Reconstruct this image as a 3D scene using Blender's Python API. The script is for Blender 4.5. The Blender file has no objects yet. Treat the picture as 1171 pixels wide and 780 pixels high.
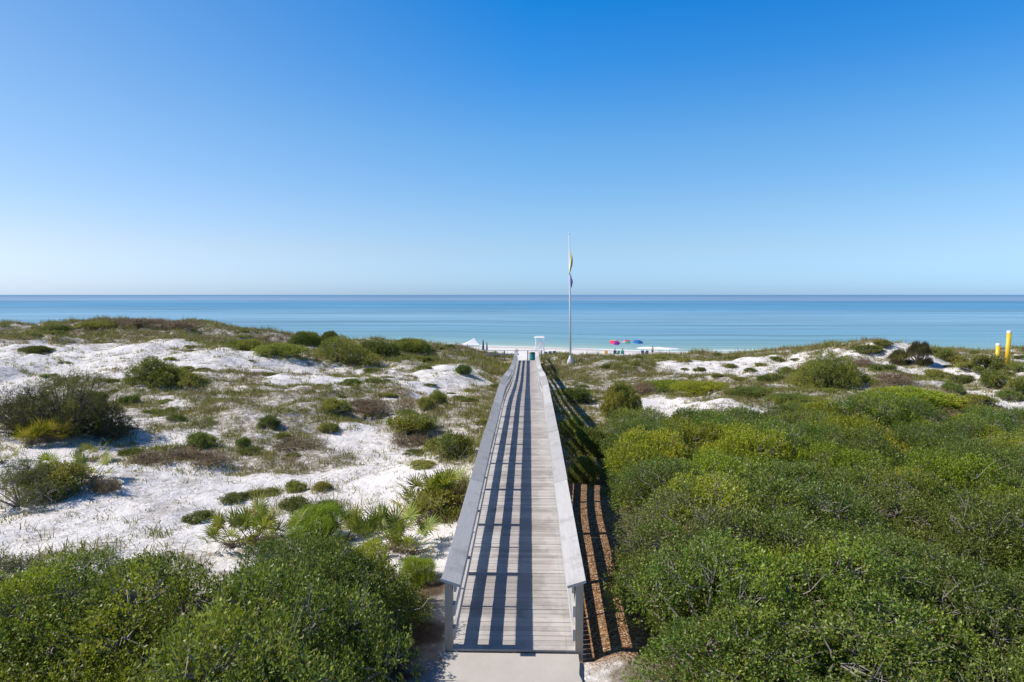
import bpy, bmesh, math, random
import numpy as np
from mathutils import Vector, Matrix, Euler

R = math.radians
PI = math.pi
rng = np.random.default_rng(7)
random.seed(7)
scene = bpy.context.scene
col = scene.collection

# ------------------------------------------------------------------ camera
CAM = np.array([0.22, 0.0, 11.85])
PITCH, YAW = R(3.88), R(1.43)
FPX = 781.0
cam = bpy.data.cameras.new('camera')
cam.sensor_width = 36.0
cam.lens = 24.0
cam.clip_start = 0.1
cam.clip_end = 60000
cam_ob = bpy.data.objects.new('camera', cam)
cam_ob.location = CAM
cam_ob.rotation_euler = (R(90) - PITCH, 0, YAW)
col.objects.link(cam_ob)
scene.camera = cam_ob
CR = np.array(cam_ob.rotation_euler.to_matrix())


def ray(px, py):
    d = CR @ np.array([(px - 585.5) / FPX, -(py - 390) / FPX, -1.0])
    return d / d[1]                                    # per metre of y


def at(px, py, Y):
    return CAM + ray(px, py) * Y


# ------------------------------------------------------------------ noise
def _hash(ix, iy, s):
    h = (ix.astype(np.int64) * 374761393 + iy.astype(np.int64) * 668265263 + s * 1442695041) & 0x7fffffff
    h = ((h ^ (h >> 13)) * 1274126177) & 0x7fffffff
    h = h ^ (h >> 16)
    return (h & 0xffff) / 65535.0


def vnoise(x, y, s=0):
    x = np.asarray(x, float); y = np.asarray(y, float)
    ix = np.floor(x); iy = np.floor(y)
    fx = x - ix; fy = y - iy
    fx = fx * fx * (3 - 2 * fx); fy = fy * fy * (3 - 2 * fy)
    a = _hash(ix, iy, s); b = _hash(ix + 1, iy, s); c = _hash(ix, iy + 1, s); d = _hash(ix + 1, iy + 1, s)
    return (a * (1 - fx) + b * fx) * (1 - fy) + (c * (1 - fx) + d * fx) * fy


def fbm(x, y, s=0, o=4):
    t = 0; a = 0.5; n = 0
    for k in range(o):
        t = t + a * vnoise(np.asarray(x) * 2 ** k + 13.7 * k, np.asarray(y) * 2 ** k - 7.1 * k, s + k); n += a; a *= 0.5
    return t / n


def sstep(a, b, x):
    t = np.clip((x - a) / (b - a), 0, 1)
    return t * t * (3 - 2 * t)


# ------------------------------------------------------------------ terrain height
ctrl = [(-12, 6, 6.3), (0, 3, 6.4), (12, 6, 6.3), (-1.6, 10, 6.42), (1.7, 9.6, 6.5), (-6, 12, 6.2), (8, 12, 6.1), (18, 12, 5.9),
        (-18, 12, 6.1), (1.7, 17, 6.45), (-1.6, 18, 6.1), (-1.6, 26, 6.05), (1.8, 26, 5.9), (-1.6, 34, 5.9), (2, 34, 5.5), (-1.6, 42, 5.5),
        (2, 42, 5.25), (0, 50, 4.95), (0, 58, 4.75), (0, 67, 4.6), (2.5, 55, 5.1), (-2.2, 58, 5.35), (-1.5, 64, 5.05)]
pix = [(150, 560, 20), (20, 600, 17), (300, 560, 20.5), (400, 540, 22.5), (60, 505, 26), (200, 490, 29), (300, 480, 31), (450, 480, 32.5),
       (500, 510, 28), (300, 445, 40), (190, 437, 41), (100, 440, 40), (0, 440, 40), (400, 440, 43), (50, 402, 50), (150, 401, 50), (250, 411, 49), (330, 420, 50),
       (150, 385, 58), (50, 381, 60), (0, 373, 68), (100, 369, 70), (200, 372, 68), (270, 380, 67), (320, 386, 66), (400, 390, 66),
       (450, 391, 67), (500, 395, 67), (550, 404, 67), (430, 410, 56), (530, 428, 50), (640, 411, 68), (700, 407, 70),
       (780, 408, 70), (850, 407, 68), (900, 404, 66), (950, 398, 62), (1000, 395, 60), (1060, 399, 58), (1110, 409, 57), (1171, 416, 57),
       (750, 430, 54), (680, 470, 38), (740, 470, 38), (850, 430, 54), (950, 440, 44), (1050, 432, 46), (1130, 460, 38), (900, 472, 35),
       (1100, 482, 33)]
for p in pix:
    w = at(*p)
    low = 0.0
    if p[2] >= 56:                                      # leave room for the grass that stands on the crests
        low = (0.5 if p[0] < 620 else 0.1) if 540 < p[0] < 860 else ((0.2 if p[0] < 240 else 0.45) if p[0] < 540 else (0.3 if p[0] < 930 else (-0.15 if p[0] < 1090 else 0.55)))
    ctrl.append((w[0], w[1], w[2] - low))
ctrl = np.array(ctrl)
CC = 3.0


def _kern(dx, dy):
    return np.sqrt(dx * dx + dy * dy + CC * CC)


_A = _kern(ctrl[:, None, 0] - ctrl[None, :, 0], ctrl[:, None, 1] - ctrl[None, :, 1])
_z0 = ctrl[:, 2].mean()
_W = np.linalg.solve(_A + 1e-6 * np.eye(len(ctrl)), ctrl[:, 2] - _z0)


def water_y(x):
    return 153.0 - 13.0 * np.tanh((np.asarray(x, float) - 2) / 26.0) + 1.2 * np.sin(np.asarray(x) / 7.0)


DK = np.array([(9.9, 6.5), (13, 6.6), (19.5, 6.79), (26, 6.84), (30, 6.86), (34.5, 6.66), (42, 6.08), (48, 5.72), (56, 5.52), (70, 5.36)])
_ky = np.arange(9, 71, 0.25)
_kz = np.interp(_ky, DK[:, 0], DK[:, 1])
_kk = np.hanning(17); _kk /= _kk.sum()
_kz = np.convolve(np.pad(_kz, 8, mode='edge'), _kk, mode='valid')


def deckz(y):
    return np.interp(y, _ky, _kz)


def height(x, y):
    x = np.atleast_1d(np.asarray(x, float)); y = np.atleast_1d(np.asarray(y, float))
    xc = np.clip(x, -58, 58); yc = np.clip(y, 4, 71)
    z = np.full(x.shape, _z0)
    for k in range(len(ctrl)):
        z = z + _W[k] * _kern(xc - ctrl[k, 0], yc - ctrl[k, 1])
    amp = sstep(1.5, 5.0, np.abs(x)) * sstep(6, 14, y)
    mid = sstep(24, 34, y) * sstep(2.5, 7, np.abs(x))
    z = z + amp * ((fbm(x / 7.0, y / 7.0, 3) - 0.5) * (0.7 + 0.7 * mid) + (fbm(x / 2.6, y / 2.6, 9) - 0.5) * (0.55 + 0.35 * mid))
    # steep seaward face, then beach
    yw = water_y(x)
    bz = 1.15 - 1.15 * np.clip((y - 92) / (yw - 92), 0, None)
    bz = np.maximum(bz, -4) + (fbm(x / 3.0, y / 3.0, 21) - 0.5) * 0.12
    k = sstep(72, 91, y)
    z = z * (1 - k) + bz * k
    # under the boardwalk and the path
    dz = np.where(y < 9.9, 6.40, deckz(np.clip(y, 9.9, 70)) - 0.22)
    w = (1 - sstep(1.1, 1.6, np.abs(x))) * (1 - sstep(69, 71, y))
    z = np.where(z > dz, z * (1 - w) + np.minimum(z, dz) * w, z)
    return z


def ground(px, py):
    r = ray(px, py)
    Y = np.concatenate([np.arange(5, 90, 0.15), np.arange(90, 400, 1.0)])
    P = CAM[None] + r[None] * Y[:, None]
    d = P[:, 2] - height(P[:, 0], P[:, 1])
    i = np.argmax(d < 0)
    if d[i] >= 0:
        i = len(Y) - 1
    return P[i]


# ------------------------------------------------------------------ vegetation cover mask (world space)
patches = [(100, 373, 130, 9, .9), (210, 376, 70, 8, .9), (350, 400, 100, 14, .8), (440, 397, 70, 12, .9), (520, 406, 60, 10, .95),
           (570, 416, 25, 12, .9), (330, 447, 150, 12, .5), (280, 468, 140, 14, .6), (430, 475, 100, 22, .55), (300, 525, 110, 12, .55), (370, 515, 60, 12, .4),
           (190, 520, 55, 7, .6), (535, 470, 35, 30, .6), (500, 500, 50, 18, .7), (130, 462, 60, 10, .4), (20, 385, 60, 6, .5),
           (700, 420, 80, 20, .8), (660, 430, 40, 30, .9), (780, 403, 150, 8, .9), (890, 402, 60, 6, .7), (800, 442, 120, 14, .8),
           (950, 430, 70, 30, .35), (1020, 455, 100, 20, .7), (1050, 405, 60, 10, .05), (1130, 440, 60, 25, .1), (740, 490, 60, 16, .8),
           (150, 402, 150, 15, -1), (280, 416, 70, 11, -.9), (60, 428, 70, 10, -.8), (230, 452, 70, 8, -.5), (525, 426, 40, 15, -1.0), (430, 515, 80, 22, -.9),
           (150, 560, 170, 30, -1), (330, 565, 150, 26, -.8), (480, 615, 45, 35, -.9), (840, 424, 70, 11, -1.3), (720, 466, 45, 13, -1.3),
           (1110, 432, 50, 22, -.7), (1150, 466, 30, 8, -.8), (30, 515, 80, 12, -.9), (200, 505, 80, 9, -.5), (390, 440, 50, 9, -.5), (440, 445, 40, 6, -.4),
           (30, 426, 40, 4, .9), (95, 412, 40, 4, .8), (215, 400, 40, 6, .9), (60, 441, 50, 4, .4), (1085, 415, 35, 10, -.6), (1150, 425, 30, 16, -.8), (990, 402, 30, 6, -.5),
           (880, 418, 40, 8, -.7), (800, 415, 50, 6, -.6), (1010, 415, 30, 10, -.4), (610, 470, 30, 30, .3), (560, 440, 18, 14, .4)]
_pw = []
for (a, b, rx, ry, w) in patches:
    g = ground(a, b)
    y1 = min(ground(a, b - ry)[1], 78); y0 = ground(a, b + ry)[1]
    _pw.append((g[0], min(g[1], 74), rx / FPX * g[1], max(abs(y1 - y0) / 2, 0.8), w))


def cover(x, y):
    x = np.asarray(x, float); y = np.asarray(y, float)
    m = np.full(x.shape, 0.57)
    for (cx, cy, rx, ry, w) in _pw:
        m = m + w * np.exp(-(((x - cx) / rx) ** 2 + ((y - cy) / ry) ** 2))
    n = fbm(x / 4.0, y / 4.0, 31, 4) * 0.6 + fbm(x / 1.1, y / 1.1, 41, 3) * 0.4
    c = sstep(0.34, 0.66, np.clip(m, -0.2, 1.15) * 0.62 + (n - 0.5) * 1.5 + 0.19)
    c = c * (1 - sstep(80, 86, y + 3 * np.sin(x / 3.0)))
    c = c * sstep(1.05, 1.5, np.abs(x))
    return c


# thickets (world polygons)
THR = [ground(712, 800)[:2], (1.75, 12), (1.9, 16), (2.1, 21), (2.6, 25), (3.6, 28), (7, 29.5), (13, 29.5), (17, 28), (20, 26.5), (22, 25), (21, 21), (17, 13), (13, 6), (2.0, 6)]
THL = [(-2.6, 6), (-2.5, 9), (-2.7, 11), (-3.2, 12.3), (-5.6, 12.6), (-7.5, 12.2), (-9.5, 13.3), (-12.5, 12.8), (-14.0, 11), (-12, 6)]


def inpoly(poly, x, y):
    x = np.asarray(x); y = np.asarray(y)
    r = np.zeros(x.shape, bool)
    n = len(poly)
    for i in range(n):
        x0, y0 = poly[i]; x1, y1 = poly[(i + 1) % n]
        c = ((y0 > y) != (y1 > y)) & (x < (x1 - x0) * (y - y0) / ((y1 - y0) if y1 != y0 else 1e-9) + x0)
        r ^= c
    return r


# ------------------------------------------------------------------ materials
def mat(name):
    m = bpy.data.materials.new(name)
    m.use_nodes = True
    nt = m.node_tree
    b = nt.nodes['Principled BSDF']
    return m, nt, b


def N(nt, t, **kw):
    n = nt.nodes.new(t)
    for k, v in kw.items():
        if k.startswith('i_'):
            n.inputs[k[2:].replace('_', ' ')].default_value = v
        else:
            setattr(n, k, v)
    return n


def L(nt, a, b):
    nt.links.new(a, b)


def ramp(nt, stops):
    r = nt.nodes.new('ShaderNodeValToRGB')
    e = r.color_ramp.elements
    while len(e) < len(stops):
        e.new(0.5)
    for i, (p, c) in enumerate(stops):
        e[i].position = p
        e[i].color = tuple(c) + (1,) if len(c) == 3 else c
    return r


def mixc(nt, fac, a, b, mode='MIX'):
    m = nt.nodes.new('ShaderNodeMix')
    m.data_type = 'RGBA'
    m.blend_type = mode
    for s, v in ((m.inputs[0], fac), (m.inputs[6], a), (m.inputs[7], b)):
        if hasattr(v, 'is_output') or isinstance(v, bpy.types.NodeSocket):
            L(nt, v, s)
        elif isinstance(v, (int, float)):
            s.default_value = v
        else:
            s.default_value = tuple(v) + (1,)
    return m.outputs[2]


def math_(nt, op, a, b=None, c=None):
    m = nt.nodes.new('ShaderNodeMath')
    m.operation = op
    for i, v in enumerate((a, b, c)):
        if v is None:
            continue
        if isinstance(v, bpy.types.NodeSocket):
            L(nt, v, m.inputs[i])
        else:
            m.inputs[i].default_value = v
    return m.outputs[0]


def noise(nt, vec, scale, detail=4, rough=0.55, dist=0.0):
    n = nt.nodes.new('ShaderNodeTexNoise')
    n.inputs['Scale'].default_value = scale
    n.inputs['Detail'].default_value = detail
    n.inputs['Roughness'].default_value = rough
    n.inputs['Distortion'].default_value = dist
    if vec is not None:
        L(nt, vec, n.inputs['Vector'])
    return n.outputs['Fac']


def foliage_mat(name, dark, light, alt, rough=0.42, nscale=0.35, altlo=0.56, althi=0.68, transl=0.25, dead=None):
    m, nt, b = mat(name)
    geo = N(nt, 'ShaderNodeNewGeometry')
    oi = N(nt, 'ShaderNodeObjectInfo')
    n1 = noise(nt, geo.outputs['Position'], nscale, 3)
    mr = N(nt, 'ShaderNodeMapRange', i_From_Min=altlo, i_From_Max=althi)
    mr.inputs['From Min'].default_value = altlo; mr.inputs['From Max'].default_value = althi
    sh = math_(nt, 'MULTIPLY_ADD', oi.outputs['Random'], 0.16, n1)
    sh = math_(nt, 'SUBTRACT', sh, 0.08)
    L(nt, sh, mr.inputs['Value'])
    c = mixc(nt, geo.outputs['Random Per Island'], dark, light)
    c = mixc(nt, math_(nt, 'MULTIPLY', mr.outputs[0], 0.75), c, alt)
    hv = N(nt, 'ShaderNodeHueSaturation')
    L(nt, math_(nt, 'MULTIPLY_ADD', oi.outputs['Random'], 0.42, 0.84), hv.inputs['Value'])
    L(nt, math_(nt, 'MULTIPLY_ADD', math_(nt, 'FRACT', math_(nt, 'MULTIPLY', oi.outputs['Random'], 7.3)), 0.035, 0.482), hv.inputs['Hue'])
    L(nt, c, hv.inputs['Color']); c = hv.outputs[0]
    if dead:
        gt = math_(nt, 'GREATER_THAN', math_(nt, 'FRACT', math_(nt, 'MULTIPLY', geo.outputs['Random Per Island'], 37.0)), 0.93)
        c = mixc(nt, gt, c, dead)
    L(nt, c, b.inputs['Base Color'])
    b.inputs['Roughness'].default_value = rough
    b.inputs['Specular IOR Level'].default_value = 0.35
    tr = N(nt, 'ShaderNodeBsdfTranslucent')
    tc = mixc(nt, 1.0, c, (1.5, 1.5, 0.7), 'MULTIPLY')
    L(nt, tc, tr.inputs['Color'])
    ms = N(nt, 'ShaderNodeMixShader')
    ms.inputs[0].default_value = transl
    L(nt, b.outputs[0], ms.inputs[1]); L(nt, tr.outputs[0], ms.inputs[2])
    L(nt, ms.outputs[0], nt.nodes['Material Output'].inputs['Surface'])
    return m


M = {}
M['oak'] = foliage_mat('oak_foliage', (0.050, 0.080, 0.010), (0.260, 0.335, 0.058), (0.38, 0.425, 0.030), nscale=0.28, rough=0.42, altlo=0.57, althi=0.70, transl=0.3, dead=(0.22, 0.17, 0.08))
M['oak_grey'] = foliage_mat('grey_oak_foliage', (0.105, 0.130, 0.034), (0.240, 0.270, 0.080), (0.29, 0.31, 0.060), rough=0.55, dead=(0.24, 0.18, 0.12))
M['yellow'] = foliage_mat('yellow_green_foliage', (0.170, 0.210, 0.016), (0.360, 0.390, 0.032), (0.44, 0.41, 0.04), rough=0.5, transl=0.3)
M['dark'] = foliage_mat('dark_shrub_foliage', (0.034, 0.037, 0.012), (0.100, 0.098, 0.028), (0.21, 0.20, 0.030), rough=0.7, nscale=0.9, altlo=.48, althi=.62, transl=0.15)
M['low'] = foliage_mat('low_shrub_foliage', (0.085, 0.112, 0.020), (0.220, 0.258, 0.052), (0.30, 0.29, 0.055), rough=0.6, altlo=.48, althi=.62, transl=0.25)
M['bright'] = foliage_mat('bright_needle_foliage', (0.150, 0.230, 0.016), (0.270, 0.370, 0.030), (0.32, 0.36, 0.03), rough=0.55)
M['palm'] = foliage_mat('palmetto_foliage', (0.110, 0.150, 0.020), (0.280, 0.310, 0.050), (0.36, 0.33, 0.06), rough=0.55, nscale=1.5, dead=(0.30, 0.20, 0.09))
M['palm_y'] = foliage_mat('yellow_palmetto_foliage', (0.190, 0.190, 0.020), (0.38, 0.33, 0.04), (0.42, 0.32, 0.05), rough=0.55, nscale=1.5, dead=(0.32, 0.20, 0.09))
M['redbrown'] = foliage_mat('dead_shrub_foliage', (0.14, 0.095, 0.05), (0.29, 0.21, 0.12), (0.22, 0.20, 0.08), rough=0.7, transl=0.1)


def grass_mat():
    m, nt, b = mat('dune_grass_blades')
    geo = N(nt, 'ShaderNodeNewGeometry')
    n1 = noise(nt, geo.outputs['Position'], 0.22, 3)
    g = mixc(nt, geo.outputs['Random Per Island'], (0.125, 0.145, 0.024), (0.350, 0.335, 0.065))
    t = mixc(nt, geo.outputs['Random Per Island'], (0.22, 0.165, 0.085), (0.46, 0.36, 0.19))
    r2 = math_(nt, 'FRACT', math_(nt, 'MULTIPLY', geo.outputs['Random Per Island'], 17.0))
    f = math_(nt, 'ADD', math_(nt, 'MULTIPLY', math_(nt, 'SUBTRACT', n1, 0.55), 4.0), math_(nt, 'MULTIPLY', r2, 0.8))
    f = math_(nt, 'MINIMUM', math_(nt, 'MAXIMUM', f, 0.0), 1.0)
    c = mixc(nt, f, g, t)
    L(nt, c, b.inputs['Base Color'])
    b.inputs['Roughness'].default_value = 0.6
    tr = N(nt, 'ShaderNodeBsdfTranslucent')
    L(nt, c, tr.inputs['Color'])
    ms = N(nt, 'ShaderNodeMixShader'); ms.inputs[0].default_value = 0.3
    L(nt, b.outputs[0], ms.inputs[1]); L(nt, tr.outputs[0], ms.inputs[2])
    L(nt, ms.outputs[0], nt.nodes['Material Output'].inputs['Surface'])
    return m


M['grass'] = grass_mat()


def twig_mat(name, c0, c1):
    m, nt, b = mat(name)
    geo = N(nt, 'ShaderNodeNewGeometry')
    n1 = noise(nt, geo.outputs['Position'], 9, 3)
    c = mixc(nt, n1, c0, c1)
    L(nt, c, b.inputs['Base Color'])
    b.inputs['Roughness'].default_value = 0.85
    return m


M['twig'] = twig_mat('grey_twigs', (0.15, 0.13, 0.11), (0.42, 0.38, 0.34))
M['bark'] = twig_mat('dark_bark', (0.06, 0.045, 0.035), (0.22, 0.18, 0.14))
M['drytwig'] = twig_mat('dry_brown_twigs', (0.13, 0.09, 0.05), (0.38, 0.29, 0.18))
M['palmtrunk'] = twig_mat('palmetto_stem', (0.12, 0.09, 0.07), (0.36, 0.28, 0.22))


def ground_mat():
    m, nt, b = mat('dune_sand')
    geo = N(nt, 'ShaderNodeNewGeometry')
    P = geo.outputs['Position']
    at_ = N(nt, 'ShaderNodeAttribute', attribute_name='cover')
    am = N(nt, 'ShaderNodeAttribute', attribute_name='mulch')
    al = N(nt, 'ShaderNodeAttribute', attribute_name='litter')
    aw = N(nt, 'ShaderNodeAttribute', attribute_name='wet')
    n_big = noise(nt, P, 0.5, 4)
    sand = mixc(nt, n_big, (0.80, 0.755, 0.725), (0.90, 0.855, 0.83))
    # debris speckle over bare sand
    n_f = noise(nt, P, 3.6, 6, 0.72)
    n_p = noise(nt, P, 0.55, 3)
    n_g = noise(nt, P, 1.5, 7, 0.74)
    sp = math_(nt, 'ADD', math_(nt, 'ADD', math_(nt, 'MULTIPLY', n_f, 0.5), math_(nt, 'MULTIPLY', n_g, 0.5)), math_(nt, 'MULTIPLY', math_(nt, 'SUBTRACT', n_p, 0.5), 0.5))
    mr = N(nt, 'ShaderNodeMapRange'); mr.inputs['From Min'].default_value = 0.515; mr.inputs['From Max'].default_value = 0.60
    L(nt, sp, mr.inputs['Value'])
    ao = N(nt, 'ShaderNodeAttribute', attribute_name='beach')
    spf = math_(nt, 'MULTIPLY', mr.outputs[0], math_(nt, 'SUBTRACT', 0.50, math_(nt, 'MULTIPLY', ao.outputs['Fac'], 0.50)))
    c = mixc(nt, spf, sand, (0.25, 0.215, 0.165))
    # vegetation litter
    n_l = noise(nt, P, 5.0, 5, 0.7)
    lit = mixc(nt, n_l, (0.10, 0.088, 0.045), (0.36, 0.30, 0.20))
    cf = math_(nt, 'ADD', math_(nt, 'MULTIPLY', at_.outputs['Fac'], 1.15), math_(nt, 'MULTIPLY', math_(nt, 'SUBTRACT', n_f, 0.60), 4.6))
    cf = math_(nt, 'MULTIPLY', math_(nt, 'MINIMUM', math_(nt, 'MAXIMUM', cf, 0.0), 0.85), math_(nt, 'MINIMUM', math_(nt, 'MULTIPLY', at_.outputs['Fac'], 4.0), 1.0))
    c = mixc(nt, cf, c, lit)
    # leaf litter below the thickets, its colour darkened further for their shade
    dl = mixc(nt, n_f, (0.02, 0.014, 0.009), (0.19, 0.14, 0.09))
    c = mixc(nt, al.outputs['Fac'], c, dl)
    # wood chip mulch
    v = N(nt, 'ShaderNodeTexVoronoi'); v.inputs['Scale'].default_value = 22
    mp = N(nt, 'ShaderNodeMapping'); mp.inputs['Scale'].default_value = (1, 1.6, 1)
    L(nt, P, mp.inputs['Vector']); L(nt, mp.outputs[0], v.inputs['Vector'])
    hs = N(nt, 'ShaderNodeSeparateColor'); L(nt, v.outputs['Color'], hs.inputs[0])
    mc = ramp(nt, [(0.0, (0.13, 0.07, 0.035)), (0.35, (0.30, 0.155, 0.075)), (0.7, (0.48, 0.28, 0.14)), (1.0, (0.66, 0.50, 0.34))])
    L(nt, hs.outputs[0], mc.inputs[0])
    c = mixc(nt, am.outputs['Fac'], c, mc.outputs[0])
    c = mixc(nt, math_(nt, 'MULTIPLY', aw.outputs['Fac'], 0.55), c, (0.42, 0.37, 0.31))
    L(nt, c, b.inputs['Base Color'])
    b.inputs['Roughness'].default_value = 0.95
    b.inputs['Specular IOR Level'].default_value = 0.15
    n_b = noise(nt, P, 2.6, 6, 0.65)
    n_b2 = noise(nt, P, 14, 3)
    hb = math_(nt, 'ADD', n_b, math_(nt, 'MULTIPLY', n_b2, 0.18))
    hb = math_(nt, 'ADD', hb, math_(nt, 'MULTIPLY', math_(nt, 'MULTIPLY', v.outputs['Distance'], am.outputs['Fac']), 0.5))
    bp = N(nt, 'ShaderNodeBump'); bp.inputs['Strength'].default_value = 0.8; bp.inputs['Distance'].default_value = 0.17
    L(nt, hb, bp.inputs['Height']); L(nt, bp.outputs[0], b.inputs['Normal'])
    return m


M['ground'] = ground_mat()


def water_mat():
    m, nt, b = mat('sea_water')
    geo = N(nt, 'ShaderNodeNewGeometry')
    P = geo.outputs['Position']
    ad = N(nt, 'ShaderNodeAttribute', attribute_name='offshore')     # metres from the water line
    sep = N(nt, 'ShaderNodeSeparateXYZ'); L(nt, P, sep.inputs[0])
    d = math_(nt, 'MAXIMUM', ad.outputs['Fac'], 0.1)
    lg = math_(nt, 'LOGARITHM', math_(nt, 'ADD', d, 8.0), 10.0)      # 0.9 .. 4.4
    f = math_(nt, 'DIVIDE', math_(nt, 'SUBTRACT', lg, 0.9), 3.3)

    def bands(sx, sy, det):
        cb = N(nt, 'ShaderNodeCombineXYZ')
        L(nt, math_(nt, 'MULTIPLY', math_(nt, 'DIVIDE', sep.outputs[0], math_(nt, 'ADD', math_(nt, 'MULTIPLY', d, 0.5), 150.0)), sx), cb.inputs[0])
        L(nt, math_(nt, 'MULTIPLY', lg, sy), cb.inputs[1])
        return noise(nt, cb.outputs[0], 1.0, det, 0.6)
    n_s = bands(0.55, 9.0, 3); n_s2 = bands(1.5, 38.0, 4)
    f = math_(nt, 'ADD', f, math_(nt, 'MULTIPLY', math_(nt, 'SUBTRACT', n_s, 0.5), 0.16))
    r = ramp(nt, [(0.0, (0.50, 0.60, 0.53)), (0.09, (0.35, 0.50, 0.45)), (0.18, (0.23, 0.42, 0.46)), (0.32, (0.19, 0.38, 0.49)), (0.45, (0.24, 0.42, 0.54)),
                  (0.55, (0.11, 0.31, 0.48)), (0.63, (0.12, 0.31, 0.48)), (0.70, (0.25, 0.37, 0.49)), (0.80, (0.20, 0.32, 0.46)), (0.87, (0.14, 0.28, 0.43)), (1.0, (0.12, 0.27, 0.43))])
    L(nt, f, r.inputs[0])
    st = math_(nt, 'ADD', math_(nt, 'MULTIPLY', math_(nt, 'SUBTRACT', n_s2, 0.5), 2.4), math_(nt, 'MULTIPLY', math_(nt, 'SUBTRACT', n_s, 0.5), 1.2))
    st = math_(nt, 'MINIMUM', math_(nt, 'MAXIMUM', math_(nt, 'ADD', st, 0.5), 0.0), 1.0)
    hs = N(nt, 'ShaderNodeHueSaturation')
    L(nt, math_(nt, 'MULTIPLY_ADD', st, 0.7, 0.65), hs.inputs['Value']); L(nt, r.outputs[0], hs.inputs['Color'])
    L(nt, hs.outputs[0], b.inputs['Base Color'])
    b.inputs['Specular IOR Level'].default_value = 0.22
    b.inputs['Roughness'].default_value = 0.42
    b.inputs['IOR'].default_value = 1.33
    mp3 = N(nt, 'ShaderNodeMapping'); mp3.inputs['Scale'].default_value = (0.35, 0.9, 1)
    L(nt, P, mp3.inputs['Vector'])
    n_w = noise(nt, mp3.outputs[0], 1.0, 4, 0.6)
    bp = N(nt, 'ShaderNodeBump'); bp.inputs['Strength'].default_value = 0.6; bp.inputs['Distance'].default_value = 0.35
    L(nt, n_w, bp.inputs['Height']); L(nt, bp.outputs[0], b.inputs['Normal'])
    return m


M['water'] = water_mat()


def wood_mat(name, c0, c1, grain=(2, 40, 40), rough=0.75, stain=0.35):
    m, nt, b = mat(name)
    geo = N(nt, 'ShaderNodeNewGeometry')
    tc = N(nt, 'ShaderNodeTexCoord')
    mp = N(nt, 'ShaderNodeMapping'); mp.inputs['Scale'].default_value = grain
    L(nt, geo.outputs['Position'], mp.inputs['Vector'])
    n1 = noise(nt, mp.outputs[0], 1.0, 4, 0.6, 0.4)
    c = mixc(nt, n1, c0, c1)
    hs = N(nt, 'ShaderNodeHueSaturation')
    v = math_(nt, 'MULTIPLY_ADD', geo.outputs['Random Per Island'], 0.42, 0.76)
    L(nt, v, hs.inputs['Value']); L(nt, c, hs.inputs['Color'])
    n2 = noise(nt, geo.outputs['Position'], 2.3, 4, 0.65)
    mr = N(nt, 'ShaderNodeMapRange'); mr.inputs['From Min'].default_value = 0.52; mr.inputs['From Max'].default_value = 0.75
    L(nt, n2, mr.inputs['Value'])
    c = mixc(nt, math_(nt, 'MULTIPLY', mr.outputs[0], stain), hs.outputs[0], (c0[0] * .55, c0[1] * .52, c0[2] * .5))
    L(nt, c, b.inputs['Base Color'])
    b.inputs['Roughness'].default_value = rough
    b.inputs['Specular IOR Level'].default_value = 0.3
    bp = N(nt, 'ShaderNodeBump'); bp.inputs['Strength'].default_value = 0.35; bp.inputs['Distance'].default_value = 0.01
    L(nt, n1, bp.inputs['Height']); L(nt, bp.outputs[0], b.inputs['Normal'])
    return m


M['deck'] = wood_mat('weathered_deck_boards', (0.36, 0.325, 0.30), (0.56, 0.515, 0.485), (2.5, 45, 45))
def deck_details(m):
    nt = m.node_tree; b = nt.nodes['Principled BSDF']
    geo = N(nt, 'ShaderNodeNewGeometry')
    sp = N(nt, 'ShaderNodeSeparateXYZ'); L(nt, geo.outputs['Position'], sp.inputs[0])
    src = b.inputs['Base Color'].links[0].from_socket
    # two nail heads over each joist
    fx_ = math_(nt, 'ABSOLUTE', math_(nt, 'SUBTRACT', math_(nt, 'MODULO', math_(nt, 'ADD', sp.outputs[0], 2.0), 0.8), 0.4))
    fy_ = math_(nt, 'ABSOLUTE', math_(nt, 'SUBTRACT', math_(nt, 'MODULO', math_(nt, 'SUBTRACT', sp.outputs[1], 9.95), 0.07), 0.035))
    nail = math_(nt, 'MULTIPLY', math_(nt, 'LESS_THAN', fx_, 0.009), math_(nt, 'LESS_THAN', fy_, 0.009))
    c = mixc(nt, math_(nt, 'MULTIPLY', nail, 0.7), src, (0.10, 0.075, 0.06))
    n1 = noise(nt, geo.outputs['Position'], 1.1, 5, 0.7)
    ed = math_(nt, 'MULTIPLY', math_(nt, 'ABSOLUTE', sp.outputs[0]), 0.32)
    f = math_(nt, 'MULTIPLY', math_(nt, 'SUBTRACT', math_(nt, 'ADD', n1, ed), 0.66), 4.0)
    f = math_(nt, 'MINIMUM', math_(nt, 'MAXIMUM', f, 0.0), 0.35)
    c = mixc(nt, f, c, (0.74, 0.73, 0.69))
    L(nt, c, b.inputs['Base Color'])


deck_details(M['deck'])
M['rail'] = wood_mat('weathered_rail_boards', (0.42, 0.40, 0.385), (0.68, 0.66, 0.64), (45, 2.2, 45), stain=0.55)
M['post'] = wood_mat('weathered_posts', (0.34, 0.29, 0.23), (0.58, 0.52, 0.44), (45, 45, 3))


def plain(name, c, rough=0.5, metal=0.0, var=0.12, scale=6.0):
    m, nt, b = mat(name)
    geo = N(nt, 'ShaderNodeNewGeometry')
    n1 = noise(nt, geo.outputs['Position'], scale, 4)
    cc = mixc(nt, n1, tuple(x * (1 - var) for x in c), tuple(min(1, x * (1 + var)) for x in c))
    L(nt, cc, b.inputs['Base Color'])
    b.inputs['Roughness'].default_value = rough
    b.inputs['Metallic'].default_value = metal
    return m


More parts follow.
